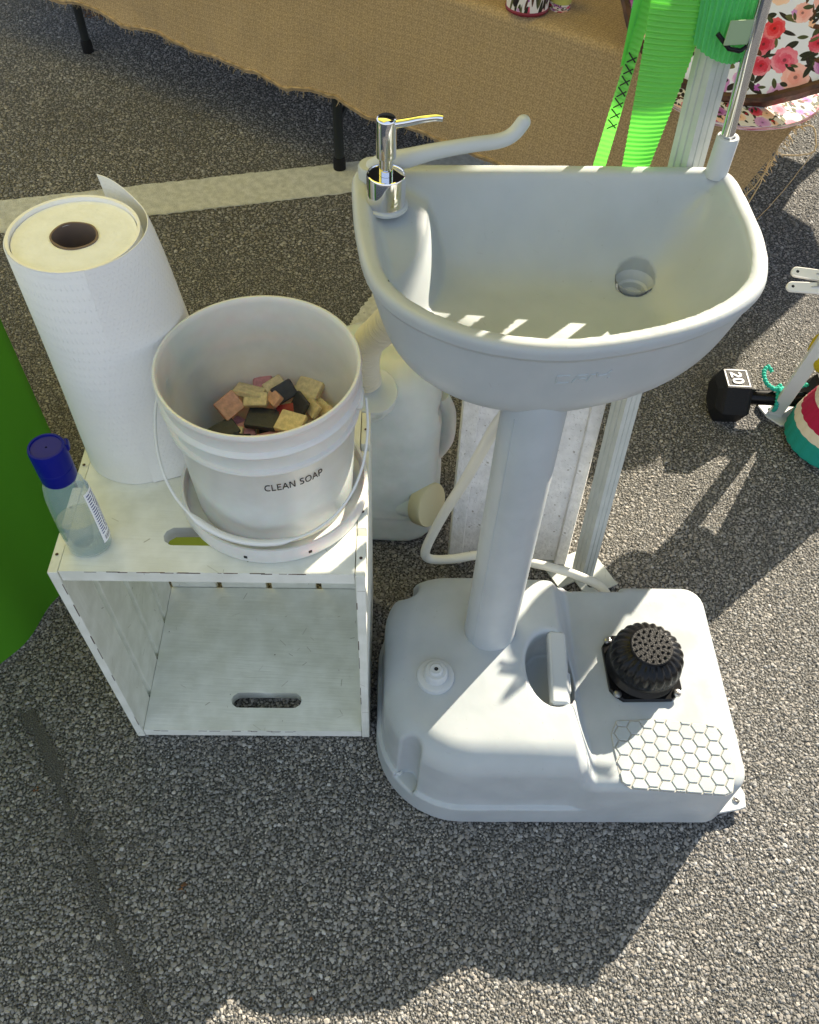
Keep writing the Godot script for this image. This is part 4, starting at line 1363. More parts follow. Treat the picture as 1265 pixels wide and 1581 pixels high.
func basin_sdf(p: Vector3) -> float:
	var d2 := d2at(p.x, p.z)
	var t := YR - p.y
	var q := maxf(0.0, (t - 0.014) / 0.118)
	var fs := lerpf(1.25, 0.5, smoothstep(-0.02, 0.13, p.z + 0.70))
	if p.z < -0.78: fs *= lerpf(1.0, 0.45, smoothstep(-0.78, -0.83, p.z))
	var inset := 0.0032 * smoothstep(0.013, 0.018, t) + fs * (0.03 * q + 0.11 * pow(q, 6.0))
	var slope := fs * (0.25 + 5.6 * pow(q, 5.0))
	var side := (d2 + inset) / sqrt(1.0 + slope * slope)
	var outer := rmax(side, -t, 0.007)
	outer = rmax(outer, t - 0.132, 0.012)
	var bw := (p.y - bowl_y(p.x, p.z, d2)) * 0.55
	var r := smaxk(outer, bw, 0.008)
	var dr := Vector2(p.x - DRAIN.x, p.z - DRAIN.y).length() - 0.0205
	return maxf(r, -maxf(dr, YR - 0.112 - p.y))

func tl(p: Vector3) -> Vector3:
	var d := p - TO
	return Vector3(d.x * 0.9992 - d.z * 0.04, p.y, d.x * 0.04 + d.z * 0.9992)

func tw(x: float, y: float, z: float) -> Vector3:
	return TO + Vector3(0.9992, 0, 0.04) * x + Vector3(-0.04, 0, 0.9992) * z + Vector3.UP * y

func tank_sdf(w: Vector3) -> float:
	var p := tl(w)
	var hx := 0.252
	var hz := 0.163
	var r := 0.125 if p.x < 0.0 else 0.036
	if p.x < 0.0 and p.z < 0.0: r = 0.10
	var qx := absf(p.x) - hx + r
	var qz := absf(p.z) - hz + r
	var d2 := minf(maxf(qx, qz), 0.0) + Vector2(maxf(qx, 0.0), maxf(qz, 0.0)).length() - r
	var bend := 0.009 + 0.007 * smoothstep(0.05, 0.12, p.z)
	var s := smoothstep(bend - 0.006, bend + 0.027, p.x)
	var dome := 0.008 * clampf(1.0 - Vector2((p.x + 0.11) / 0.15, p.z / 0.16).length_squared(), -0.6, 1.0)
	var H := lerpf(0.185 + dome, 0.135, s)
	var ledge := 0.007 * (1.0 - s) * smoothstep(0.052, 0.058, p.y)
	var inset := ledge + p.y * 0.03
	var fr := lerpf(0.036, 0.015, s)
	var body := rmax((d2 + inset) * 0.98, (p.y - H) * lerpf(1.0, 0.5, s * (1.0 - s) * 4.0), fr)
	body = rmax(body, 0.003 - p.y, 0.006)
	# finger recess round the handle
	var e := (Vector2((p.x + 0.010) / 0.037, (p.z - 0.010) / 0.056).length() - 1.0) * 0.037
	body = rmax(body, -maxf(e, 0.118 - p.y), 0.007)
	# strap recesses in the left corners
	for sg in [1.0, -1.0]:
		var cdist := Vector2(p.x + 0.209, p.z - sg * 0.121).length() - 0.0175
		body = rmax(body, -maxf(cdist, 0.048 - p.y), 0.004)
	# notch for the hose at the back
	var nb := maxf(absf(p.x - 0.078) - 0.042, p.z + 0.149)
	body = rmax(body, -maxf(nb, 0.07 - p.y), 0.006)
	return body

func sink() -> void:
	make_d2()
	blur_d2()
	var o := thing("portable_sink", "grey white portable camping sink on a column over a moulded water tank", "sink")
	var mb := MB.new()
	nets(mb, basin_sdf, Vector3(-0.085, YR - 0.14, -0.872), Vector3(0.347, YR + 0.008, -0.548), 0.0036)
	var basin := part("basin", mb, M.sink, o)
	# embossed mark on the front of the basin: shallow raised strokes
	var em := MB.new()
	var gl := [[[0, 0.0], [0, 1.0], [1.9, 1.0]], [[0.0, 0.0], [1.9, 0.0]], [[2.5, 0.0], [3.1, 0.9], [4.6, 0.9]], [[3.4, 0.45], [4.4, 0.45]], [[4.7, 0.0], [5.2, 0.8], [5.8, 0.8]], [[6.0, 1.0], [6.2, 0.5], [7.6, 0.6], [8.2, 1.1]], [[7.9, 0.1], [8.3, 0.2]]]
	for g in gl:
		var pp := []
		for q in g:
			var X: float = 0.126 + q[0] * 0.0060
			var Y: float = YR - 0.046 + q[1] * 0.010
			# march to the front wall
			var Z := -0.54
			while basin_sdf(Vector3(X, Y, Z)) > 0.0 and Z > -0.7: Z -= 0.0004
			pp.append(Vector3(X, Y, Z))
		if pp.size() > 1:
			var fine := PackedVector3Array()
			for k in pp.size() - 1:
				for s in 6: fine.append((pp[k] as Vector3).lerp(pp[k + 1], s / 6.0))
			fine.append(pp[-1])
			tube(em, fine, 0.0011, 6)
	part("embossed_mark", em, M.sink, basin)
	var dr := MB.new()
	var dy := bowl_y(DRAIN.x, DRAIN.y, d2at(DRAIN.x, DRAIN.y))
	lathe(dr, at(Vector3(DRAIN.x, dy, DRAIN.y)), [Vector2(0.0215, 0.0002), Vector2(0.0200, -0.003), Vector2(0.0175, -0.0075), Vector2(0.0165, -0.012), Vector2(0.0140, -0.0140), Vector2(0.0130, -0.02), Vector2(0.001, -0.021)], 40)
	part("drain", dr, M.sink2, basin)
	# column
	var cm := MB.new()
	var cc := Vector3(0.1195, 0.018, -0.605)
	lathe(cm, at(cc), [Vector2(0.030, 0.155), Vector2(0.0358, 0.160), Vector2(0.0362, 0.172), Vector2(0.0352, 0.178), Vector2(0.0344, 0.3), Vector2(0.0335, 0.45), Vector2(0.0325, 0.652), Vector2(0.03, 0.656)], 64)
	var colm := part("column", cm, M.sink, o)
	for a in [2.3, -0.85]:
		var sm2 := MB.new()
		var off := Vector3(cos(a), 0, sin(a)) * 0.0348
		tube(sm2, PackedVector3Array([cc + off + Vector3.UP * 0.175, cc + off * 0.987 + Vector3.UP * 0.3, cc + off * 0.935 + Vector3.UP * 0.62]), 0.0007, 6)
		part("mould_seam", sm2, M.sink, colm)
	# tank
	var tm := MB.new()
	nets(tm, tank_sdf, Vector3(-0.06, -0.002, -0.755), Vector3(0.49, 0.205, -0.375), 0.0042)
	var tank := part("tank", tm, M.sink, o)
	# handle across the finger recess
	var hm := MB.new()
	box(hm, Transform3D(Basis(Vector3.UP, -0.02), tw(-0.0005, 0.176, 0.008)), Vector3(0.0265, 0.022, 0.112), 0.005)
	part("handle", hm, M.sink2, tank)
	var kn := MB.new()
	box(kn, Transform3D(Basis(Vector3.UP, -0.02), tw(0.0145, 0.163, 0.022)), Vector3(0.008, 0.012, 0.03), 0.002)
	part("handle_clip", kn, M.sink2, tank)
	# vent cap
	var vc := MB.new()
	lathe(vc, at(Vector3(0.0445, 0.1895, -0.527)), [Vector2(0.025, 0.0), Vector2(0.0255, 0.004), Vector2(0.0245, 0.0085), Vector2(0.023, 0.0095), Vector2(0.0165, 0.010), Vector2(0.0158, 0.013), Vector2(0.0155, 0.020), Vector2(0.0135, 0.0225), Vector2(0.0095, 0.023), Vector2(0.0088, 0.0255), Vector2(0.0072, 0.027), Vector2(0.0028, 0.027), Vector2(0.0022, 0.02)], 48)
	part("vent_cap", vc, M.sink2, tank)
	var vh := MB.new()
	lathe(vh, at(Vector3(0.0445, 0.1895, -0.527)), [Vector2(0.0026, 0.0271), Vector2(0.002, 0.0268), Vector2(0.001, 0.0262)], 16)
	part("vent_hole", vh, M.hole, tank)
	# front left tab and right bracket, each with its screw
	var sc := MB.new()
	lathe(sc, at(tw(-0.209, 0.0478, 0.122)), [Vector2(0.006, 0.0), Vector2(0.006, 0.003), Vector2(0.0045, 0.0042), Vector2(0.002, 0.0042), Vector2(0.0018, 0.001)], 20)
	part("tab_screw", sc, M.sink2, tank)
	var bk := MB.new()
	prism(bk, Transform3D(Basis(Vector3.RIGHT, Vector3(0, 0, -1), Vector3.UP), Vector3(0.468, 0.012, -0.44)), PackedVector2Array([Vector2(-0.02, -0.022), Vector2(0.026, -0.012), Vector2(0.036, -0.008), Vector2(0.038, 0.012), Vector2(0.03, 0.03), Vector2(-0.02, 0.04)]), 0.004, 0.0008)
	part("bracket", bk, M.sink2, tank)
	var bs := MB.new()
	lathe(bs, at(Vector3(0.491, 0.016, -0.441)), [Vector2(0.0052, 0.0), Vector2(0.005, 0.0015), Vector2(0.003, 0.0022), Vector2(0.001, 0.0018)], 16)
	part("bracket_screw", bs, M.steel, tank)
	# hexagon grip pad
	var pad := PackedVector2Array([Vector2(0.085, 0.058), Vector2(0.13, 0.0515), Vector2(0.155, 0.050), Vector2(0.218, 0.0525), Vector2(0.231, 0.060), Vector2(0.235, 0.085), Vector2(0.238, 0.125), Vector2(0.232, 0.146), Vector2(0.221, 0.1515), Vector2(0.098, 0.1525), Vector2(0.086, 0.145), Vector2(0.078, 0.10), Vector2(0.0765, 0.078)])
	var rot := Transform3D(Basis(Vector3(0.9992, 0, 0.04), Vector3(0.04, 0, -0.9992), Vector3.UP), TO)
	var flip := PackedVector2Array()
	for q in pad: flip.append(Vector2(q.x, -q.y))
	var pb := MB.new()
	prism(pb, rot.translated(Vector3.UP * 0.1345), flip, 0.0009)
	var padp := part("grip_pad", pb, M.groove, tank)
	var aa := 0.0118
	var shapes := 0
	for ci in 12:
		for ri in 8:
			var cxp := 0.075 + ci * aa * 1.5
			var cyp := 0.046 + ri * aa * sqrt(3.0) + (aa * sqrt(3.0) / 2.0 if ci % 2 else 0.0)
			var hex := PackedVector2Array()
			for k in 6: hex.append(Vector2(cxp, -cyp) + Vector2.from_angle(k * PI / 3.0) * (aa - 0.00105))
			for piece in Geometry2D.intersect_polygons(hex, Geometry2D.offset_polygon(flip, -0.0012)[0]):
				if piece.size() < 3: continue
				var ar := 0.0
				for k in piece.size(): ar += piece[k].cross(piece[(k + 1) % piece.size()])
				if absf(ar) < 2.0e-5: continue
				var hb := MB.new()
				prism(hb, rot.translated(Vector3.UP * 0.1350), piece, 0.0019, 0.0005)
				part("grip_hexagon", hb, M.sink, padp)
	# black foot pump
	var pc := Vector3(0.342, 0.1352, -0.583)
	var pump := Node3D.new()
	pump.name = "foot_pump"
	pump.transform = Transform3D(Basis.from_scale(Vector3(1.13, 1.2, 1.13)), Vector3(0.342, 0.1352, -0.583)) * Transform3D(Basis(), -Vector3(0.342, 0.1352, -0.583))
	o.add_child(pump, true)
	var yaw := Basis(Vector3.UP, 0.06)
	var bp := MB.new()
	var sq := PackedVector2Array()
	for k in 64:
		var a := TAU * k / 64.0
		var r := minf(0.0545, 0.0455 / maxf(absf(cos(a)), absf(sin(a))))
		sq.append(Vector2(cos(a), sin(a)) * r)
	prism(bp, Transform3D(yaw * Basis(Vector3.RIGHT, Vector3(0, 0, -1), Vector3.UP), pc), sq, 0.006, 0.001)
	part("base_plate", bp, M.black, pump)
	for e in [[-1, -1], [1, -1], [-1, 1], [1, 1]]:
		var s := MB.new()
		var p: Vector3 = pc + yaw * Vector3(e[0] * 0.0372, 0.006, e[1] * 0.0372)
		lathe(s, at(p), [Vector2(0.0052, 0.0), Vector2(0.0052, 0.0012), Vector2(0.0042, 0.0028), Vector2(0.0022, 0.0034), Vector2(0.0006, 0.0034)], 20)
		for t in 2: box(s, Transform3D(Basis(Vector3.UP, t * PI / 2 + 0.5), p + Vector3.UP * 0.0030), Vector3(0.005, 0.0012, 0.001), 0.0002)
		part("screw", s, M.steel, pump)
	var be := MB.new()
	var dome := []
	for k in 7: dome.append(Vector2(0.0445 + (0.0016 if k % 2 else -0.0006), 0.006 + k * 0.0032))
	for q in [Vector2(0.0452, 0.028), Vector2(0.0448, 0.034), Vector2(0.0435, 0.040), Vector2(0.0405, 0.0455), Vector2(0.036, 0.0495), Vector2(0.030, 0.0525), Vector2(0.0255, 0.0540)]: dome.append(q)
	lathe(be, at(pc), dome, 192, func(th: float, pr: Vector2) -> float:
		var k := smoothstep(0.026, 0.034, pr.y) * smoothstep(0.0252, 0.031, pr.x)
		return pr.x * (1.0 - k * 0.055 * pow(absf(sin(th * 12.0)), 3.0)) , 1.0, 1.0, 60.0)
	part("bellows", be, M.black, pump)
	var tp := MB.new()
	lathe(tp, at(pc), [Vector2(0.0262, 0.0515), Vector2(0.0260, 0.0558), Vector2(0.0250, 0.0568), Vector2(0.0005, 0.0572)], 48)
	part("tread_disc", tp, M.black_rough, pump)
	for ring: Array in [[0, 0.0], [6, 0.0078], [11, 0.0145], [16, 0.0208]]:
		for k in maxi(ring[0], 1):
			var a: float = TAU * k / maxf(ring[0], 1.0) + ring[1] * 40.0
			var s := MB.new()
			lathe(s, Transform3D(Basis(Vector3.UP, -a), pc + Vector3(cos(a) * ring[1], 0.0566, sin(a) * ring[1])), [Vector2(0.0017, 0.0), Vector2(0.0014, 0.0013), Vector2(0.0005, 0.0018)], 8, null, 1.35, 0.8)
			part("tread_stud", s, M.black, pump)
	# water hose from the column to the tank
	var ho := MB.new()
	tube(ho, spline([Vector3(0.115, 0.60, -0.652), Vector3(0.096, 0.548, -0.665), Vector3(0.083, 0.482, -0.68), Vector3(0.070, 0.403, -0.70), Vector3(0.051, 0.315, -0.72), Vector3(0.035, 0.233, -0.735), Vector3(0.027, 0.184, -0.742), Vector3(0.0285, 0.160, -0.746), Vector3(0.041, 0.150, -0.748), Vector3(0.071, 0.151, -0.75), Vector3(0.111, 0.150, -0.76), Vector3(0.15, 0.135, -0.77), Vector3(0.191, 0.122, -0.77), Vector3(0.227, 0.118, -0.765), Vector3(0.259, 0.112, -0.76), Vector3(0.29, 0.107, -0.75), Vector3(0.31, 0.105, -0.737), Vector3(0.322, 0.10, -0.715)], 8), 0.0072, 14)
	part("water_hose", ho, M.hose, o)
	# ribbed drain hose to the waste jug
	var rh := MB.new()
	tube(rh, spline([Vector3(-0.006, 0.655, -0.735), Vector3(-0.025, 0.60, -0.775), Vector3(-0.045, 0.545, -0.812), Vector3(-0.063, 0.495, -0.845), Vector3(-0.07, 0.44, -0.868), Vector3(-0.068, 0.395, -0.88)], 40), func(_t: float, l: float) -> float: return 0.0190 + 0.0018 * sin(l * 820.0), 28)
	part("drain_hose", rh, M.ribbed, o)
	# soap dispenser set into the corner
	var dp := Node3D.new()
	dp.name = "soap_dispenser"
	o.add_child(dp, true)
	var dc := Vector3(-0.0375, YR - 0.008, -0.772)
	var gk := MB.new()
	lathe(gk, at(dc), [Vector2(0.018, -0.002), Vector2(0.0222, -0.001), Vector2(0.0224, 0.0018), Vector2(0.0212, 0.0026), Vector2(0.018, 0.0026)], 48)
	part("gasket", gk, M.sink2, dp)
	var cl := MB.new()
	lathe(cl, at(dc), [Vector2(0.0195, 0.001), Vector2(0.0195, 0.033), Vector2(0.0188, 0.0345), Vector2(0.0178, 0.0348), Vector2(0.0172, 0.0338), Vector2(0.001, 0.0338)], 56)
	part("collar", cl, M.chrome, dp)
	var sm := MB.new()
	lathe(sm, at(dc), [Vector2(0.0069, 0.034), Vector2(0.0069, 0.052), Vector2(0.0096, 0.0525), Vector2(0.0098, 0.054), Vector2(0.0098, 0.0885), Vector2(0.0092, 0.0905), Vector2(0.0075, 0.0918), Vector2(0.0005, 0.0922)], 40)
	part("pump_stem", sm, M.chrome, dp)
	var nzl := MB.new()
	tube(nzl, spline([dc + Vector3(0.006, 0.085, 0.001), dc + Vector3(0.022, 0.0895, 0.003), dc + Vector3(0.034, 0.0935, 0.005), dc + Vector3(0.046, 0.0960, 0.006), dc + Vector3(0.0525, 0.0960, 0.007)], 6), func(t: float, _l: float) -> float: return lerpf(0.0041, 0.003, t), 14)
	part("nozzle", nzl, M.chrome, dp)
	# swivel arm lying at the back left
	var fa := MB.new()
	lathe(fa, at(Vector3(-0.0525, YR - 0.002, -0.812)), [Vector2(0.016, 0.0), Vector2(0.016, 0.012), Vector2(0.0145, 0.0145), Vector2(0.008, 0.015), Vector2(0.001, 0.015)], 32)
	part("arm_base", fa, M.sink2, o)
	var ar := MB.new()
	tube(ar, spline([Vector3(-0.052, YR + 0.006, -0.812), Vector3(-0.038, YR + 0.018, -0.806), Vector3(-0.016, YR + 0.031, -0.795), Vector3(0.01, YR + 0.038, -0.797), Vector3(0.045, YR + 0.040, -0.808), Vector3(0.073, YR + 0.040, -0.818), Vector3(0.087, YR + 0.045, -0.823), Vector3(0.096, YR + 0.055, -0.828)], 8), func(t: float, _l: float) -> float: return lerpf(0.0115, 0.0074, smoothstep(0.0, 0.55, t)), 18)
	part("swivel_arm", ar, M.sink2, o)
	var tip := MB.new()
	var sp := SphereMesh.new()
	sp.radius = 0.0072
	sp.height = 0.0144
	var tipn := part("arm_tip", sp, M.sink2, o)
	tipn.position = Vector3(0.096, YR + 0.055, -0.828)
	# chrome riser in its white socket
	var so := MB.new()
	var rp := Vector3(0.309, YR, -0.848)
	lathe(so, at(rp), [Vector2(0.0115, -0.004), Vector2(0.0115, 0.038), Vector2(0.0108, 0.0395), Vector2(0.0075, 0.0395), Vector2(0.0072, 0.03)], 32)
	part("riser_socket", so, M.sink2, o)
	var ri := MB.new()
	tube(ri, PackedVector3Array([rp + Vector3(0, 0.02, 0), rp + Vector3(-0.012, 0.26, -0.008)]), 0.0069, 24)
	part("riser_tube", ri, M.chrome, o)

# ------------------------------------------------------------------ waste jug
func jug_sdf(p: Vector3) -> float:
	var c := Vector3(-0.052, 0.0, -0.975)
	var d := p - c
	var r := 0.062
	var taper := 0.03 * smoothstep(0.26, 0.40, p.y)
	var hx := 0.102 - taper * 0.6
	var hz := 0.098 - taper
	var qx := absf(d.x) - hx + r
	var qz := absf(d.z) - hz + r
	var d2 := minf(maxf(qx, qz), 0.0) + Vector2(maxf(qx, 0.0), maxf(qz, 0.0)).length() - r
	var b := rmax(d2, p.y - 0.385, 0.045)
	b = rmax(b, 0.002 - p.y, 0.02)
	# grip hollow at the right
	var hb := (Vector2((p.y - 0.235) / 0.07, (d.x - 0.103) / 0.03).length() - 1.0) * 0.03
	b = rmax(b, -maxf(hb, absf(d.z - 0.02) - 0.035), 0.01)
	b = maxf(b, -(absf(p.y - 0.075) - 0.0012 + 0.0 + maxf(0.0, -d2 - 0.0015) * 1.0))
	return b

func jug() -> void:
	var o := thing("waste_water_jug", "translucent white plastic waste water jug between crate and sink", "jug")
	var mb := MB.new()
	nets(mb, jug_sdf, Vector3(-0.165, -0.004, -1.085), Vector3(0.065, 0.395, -0.865), 0.0055)
	part("jug_body", mb, M.jug, o)
	var nk := MB.new()
	lathe(nk, along(Vector3(-0.064, 0.352, -0.888), Vector3(0.12, 0.9, 0.38)), [Vector2(0.03, -0.02), Vector2(0.03, 0.008), Vector2(0.036, 0.010), Vector2(0.037, 0.014), Vector2(0.037, 0.028), Vector2(0.035, 0.032), Vector2(0.025, 0.033), Vector2(0.001, 0.033)], 40, func(th: float, pr: Vector2) -> float: return pr.x + (0.0006 * sin(th * 32.0) if pr.x > 0.0355 else 0.0))
	part("filler_cap", nk, M.jug, o)
	var sp := MB.new()
	var d := Vector3(0.80, 0.28, 0.52).normalized()
	lathe(sp, along(Vector3(-0.005, 0.105, -0.905), d), [Vector2(0.034, 0.0), Vector2(0.028, 0.03), Vector2(0.026, 0.034)], 32)
	part("spigot_neck", sp, M.jug, o)
	var sc := MB.new()
	lathe(sc, along(Vector3(-0.005, 0.105, -0.905) + d * 0.03, d), [Vector2(0.026, 0.0), Vector2(0.0375, 0.0), Vector2(0.0385, 0.002), Vector2(0.0385, 0.02), Vector2(0.037, 0.0225), Vector2(0.001, 0.0225)], 40, func(th: float, pr: Vector2) -> float: return pr.x + (0.0005 * sin(th * 40.0) if pr.x > 0.038 else 0.0))
	part("spigot_cap", sc, M.cream_plastic, o)
	var gr := MB.new()
	tube(gr, spline([Vector3(0.042, 0.30, -0.952), Vector3(0.054, 0.27, -0.95), Vector3(0.057, 0.235, -0.949), Vector3(0.054, 0.20, -0.95), Vector3(0.042, 0.17, -0.952)], 6), 0.012, 14)
	part("grip", gr, M.jug, o)

# ------------------------------------------------------------------ board and tent leg behind the sink
func board_and_leg() -> void:
	var o := thing("distressed_board", "scuffed white painted board leaning behind the sink column", "board")
	var c := Vector3(0.168, 0.01, -0.862)
	var lean := Basis(Vector3.RIGHT, -0.10) * Basis(Vector3.UP, 0.0)
	var x := Transform3D(lean, c)
	for e in [[-0.036, 0.108, 0.016, 0.0], [0.058, 0.072, 0.016, 0.002]]:
		var mb := MB.new()
		box(mb, x * Transform3D(Basis(), Vector3(e[0], 0.28, e[3])), Vector3(e[1], 0.56, e[2]), 0.002)
		part("plank", mb, M.distressed, o)
	var bt := MB.new()
	box(bt, x * Transform3D(Basis(), Vector3(-0.086, 0.28, 0.012)), Vector3(0.024, 0.565, 0.026), 0.002)
	part("batten", bt, M.distressed, o)
	bt = MB.new()
	box(bt, x * Transform3D(Basis(), Vector3(0.098, 0.28, 0.006)), Vector3(0.020, 0.565, 0.022), 0.002)
	part("batten", bt, M.distressed, o)
	# tent: leg with foot plate, canopy overhead
	var t := thing("canopy_tent", "white aluminium canopy tent leg rising behind the basin's right corner", "tent")
	var b := Vector3(0.303, 0.004, -0.826)
	var u := Vector3(-0.021, 0.85, -0.062).normalized()
	var lx := along(b, u)
	var z := Vector3(0.52, 0, 0.854)
	z = (z - u * z.dot(u)).normalized()
	lx.basis = Basis(u.cross(z).normalized(), u, z)
	var lg := MB.new()
	var sec := []
	# square tube with grooves
	var q := 0.0132
	for p in [[-1, -1], [-0.45, -1], [-0.4, -0.9], [-0.3, -0.9], [-0.25, -1], [0.25, -1], [0.3, -0.9], [0.4, -0.9], [0.45, -1], [1, -1], [1, -0.45], [0.9, -0.4], [0.9, -0.3], [1, -0.25], [1, 0.25], [0.9, 0.3], [0.9, 0.4], [1, 0.45], [1, 1], [0.45, 1], [0.4, 0.9], [0.3, 0.9], [0.25, 1], [-0.25, 1], [-0.3, 0.9], [-0.4, 0.9], [-0.45, 1], [-1, 1], [-1, 0.45], [-0.9, 0.4], [-0.9, 0.3], [-1, 0.25], [-1, -0.25], [-0.9, -0.3], [-0.9, -0.4], [-1, -0.45]]:
		sec.append(Vector2(p[0] * q, p[1] * q))
	prism(lg, lx * Transform3D(Basis(Vector3.RIGHT, Vector3(0, 0, -1), Vector3.UP), Vector3.ZERO), PackedVector2Array(sec), 2.1)
	part("leg", lg, M.alu, t)
	var fp := MB.new()
	holed_board(fp, Transform3D(Basis(Vector3.UP, 0.5), Vector3(0.232, 0.0035, -0.853)), 0.05, 0.062, 0.004, Vector2(0.022, 0.02), 0.002, 0.006)
	holed_board(fp, Transform3D(Basis(Vector3.UP, 0.5), Vector3(0.2655, 0.0075, -0.8575)), 0.062, 0.088, 0.0035, Vector2(0.02, 0.07), 0.002, 0.005)
	part("foot_plate", fp, M.alu, t)
	var cp := MB.new()
	var leg_top := b + u * 2.08
	var cf := func(a: float, c2: float) -> Vector3:
		var p := leg_top + BT * (0.06 - 3.0 * a) + BN * lerpf(-0.5, 1.9, c2)
		var m := maxf(absf(a - 0.5), absf(c2 - 0.5)) * 2.0
		p.y += (1.0 - m) * 0.75
		return p
	sheet(cp, cf, 24, 24, 0.0)
	part("canopy", cp, M.canopy, t)
	for e in [[-3.0, -0.1, -3.4, -0.52], [-0.1, 1.6, -1.6, -0.45]]:  # added opaque sheets out of view, keep sky light off the back ground
		var rp := MB.new()
		sheet(rp, func(a: float, c2: float) -> Vector3: return leg_top + BT * lerpf(e[0], e[1], a) + BN * lerpf(e[2], e[3], c2) + Vector3.UP * (0.12 * sin(a * PI) * sin(c2 * PI)), 10, 10, 0.003)
		part("sky_blocker", rp, M.blocker_grey, t)

	# lime webbing straps round the leg
	var s := thing("green_strap", "bright lime ribbed webbing strap looped around the tent leg", "strap")
	# main hanging band
	var m1 := MB.new()
	sheet(m1, func(a: float, w: float) -> Vector3:
		var y := lerpf(0.985, 0.62, a)
		var k := (y - 0.742) / 0.16
		var lft := Vector3(lerpf(0.2165, 0.206, k), y, -0.884)
		var rgt := Vector3(lerpf(0.2495, 0.262, k), y, -0.884)
		var p := lft.lerp(rgt, w)
		p.z += 0.0012 * sin(a * 365.0 / 0.0052 * 0.001 * TAU) + 0.006 * sin(a * 5.0) + 0.004 * (w - 0.5) * sin(a * 7.0) + 0.003 * cos((w - 0.5) * 3.0)
		return p, 700, 8, 0.0)
	part("hanging_band", m1, M.strap, s)
	# loop around the leg
	var m2 := MB.new()
	sheet(m2, func(a: float, w: float) -> Vector3:
		var th := lerpf(2.75, -2.2, a)
		var y := 0.868 + w * 0.16 - 0.012 * cos((a - 0.42) * 6.0) + 0.02 * (a - 0.5)
		var lc := b + u * ((y - b.y) / u.y)
		var r := 0.0265 + 0.004 * sin(w * 3.0) + 0.0011 * sin(a * 60.0 * TAU / 2.0) + 0.004 * sin(a * 9.0 + w)
		return Vector3(lc.x + cos(th) * r * 1.12, y, lc.z + sin(th) * r * 1.05), 420, 14, 0.0)
	part("wrapped_band", m2, M.strap2, s)
	# second loose tail with black stitching
	var m3 := MB.new()
	var tail := func(a: float, w: float) -> Vector3:
		var y := lerpf(0.985, 0.60, a)
		var k := (y - 0.742) / 0.16
		var cxx := lerpf(0.1955, 0.2075, k)
		var tw_ := 0.25 + 0.55 * sin(a * 4.2 + 0.3)
		var hw := 0.0068
		return Vector3(cxx + cos(tw_) * hw * (w - 0.5) * 2.0, y, -0.893 + sin(tw_) * hw * (w - 0.5) * 2.0 + 0.001 * sin(a * 70.0 * TAU) * 0.6)
	sheet(m3, tail, 420, 6, 0.0)
	part("loose_tail", m3, M.strap, s)
	var m5 := MB.new()
	sheet(m5, func(a: float, w: float) -> Vector3:
		var y := lerpf(1.0, 0.83, a)
		return Vector3(lerpf(0.203, 0.2005, a) + (w - 0.5) * lerpf(0.03, 0.012, a), y, -0.897 + 0.006 * sin(w * 5.0 + a * 3.0)), 120, 8, 0.0)
	part("folded_end", m5, M.strap2, s)
	var st := MB.new()
	for k in 7:
		var a0 := 0.36 + k * 0.030
		var p0: Vector3 = tail.call(a0, 0.12) + Vector3(0, 0, 0.0016)
		var p1: Vector3 = tail.call(a0 + 0.016, 0.86) + Vector3(0, 0, 0.0016)
		var p2: Vector3 = tail.call(a0 + 0.024, 0.2) + Vector3(0, 0, 0.0016)
		var p3: Vector3 = tail.call(a0 + 0.004, 0.86) + Vector3(0, 0, 0.0016)
		tube(st, PackedVector3Array([p0, p1]), 0.0007, 5)
		tube(st, PackedVector3Array([p3, p2]), 0.0007, 5)
	part("stitching", st, M.ink, s)
	# black slider buckle
	var bu := MB.new()
	tube(bu, PackedVector3Array([Vector3(0.268, 0.886, -0.851), Vector3(0.2815, 0.875, -0.846), Vector3(0.2925, 0.8735, -0.846)]), 0.0022, 6)
	tube(bu, PackedVector3Array([Vector3(0.2925, 0.8735, -0.846), Vector3(0.3035, 0.879, -0.852)]), 0.0020, 6)
	part("buckle", bu, M.black, s)
	var vl := MB.new()
	box(vl, Transform3D(Basis(Vector3.UP, 0.2), Vector3(0.2865, 0.889, -0.8475)), Vector3(0.024, 0.022, 0.002), 0.0006)
	part("velcro_patch", vl, mat(lin(0.30, 0.40, 0.24), 0.9), s)

# ------------------------------------------------------------------ right edge of the picture
func knit(th: float, pr: Vector2) -> float:
	return pr.x + 0.0022 * absf(sin(th * 13.0)) * absf(sin(pr.y * 420.0))

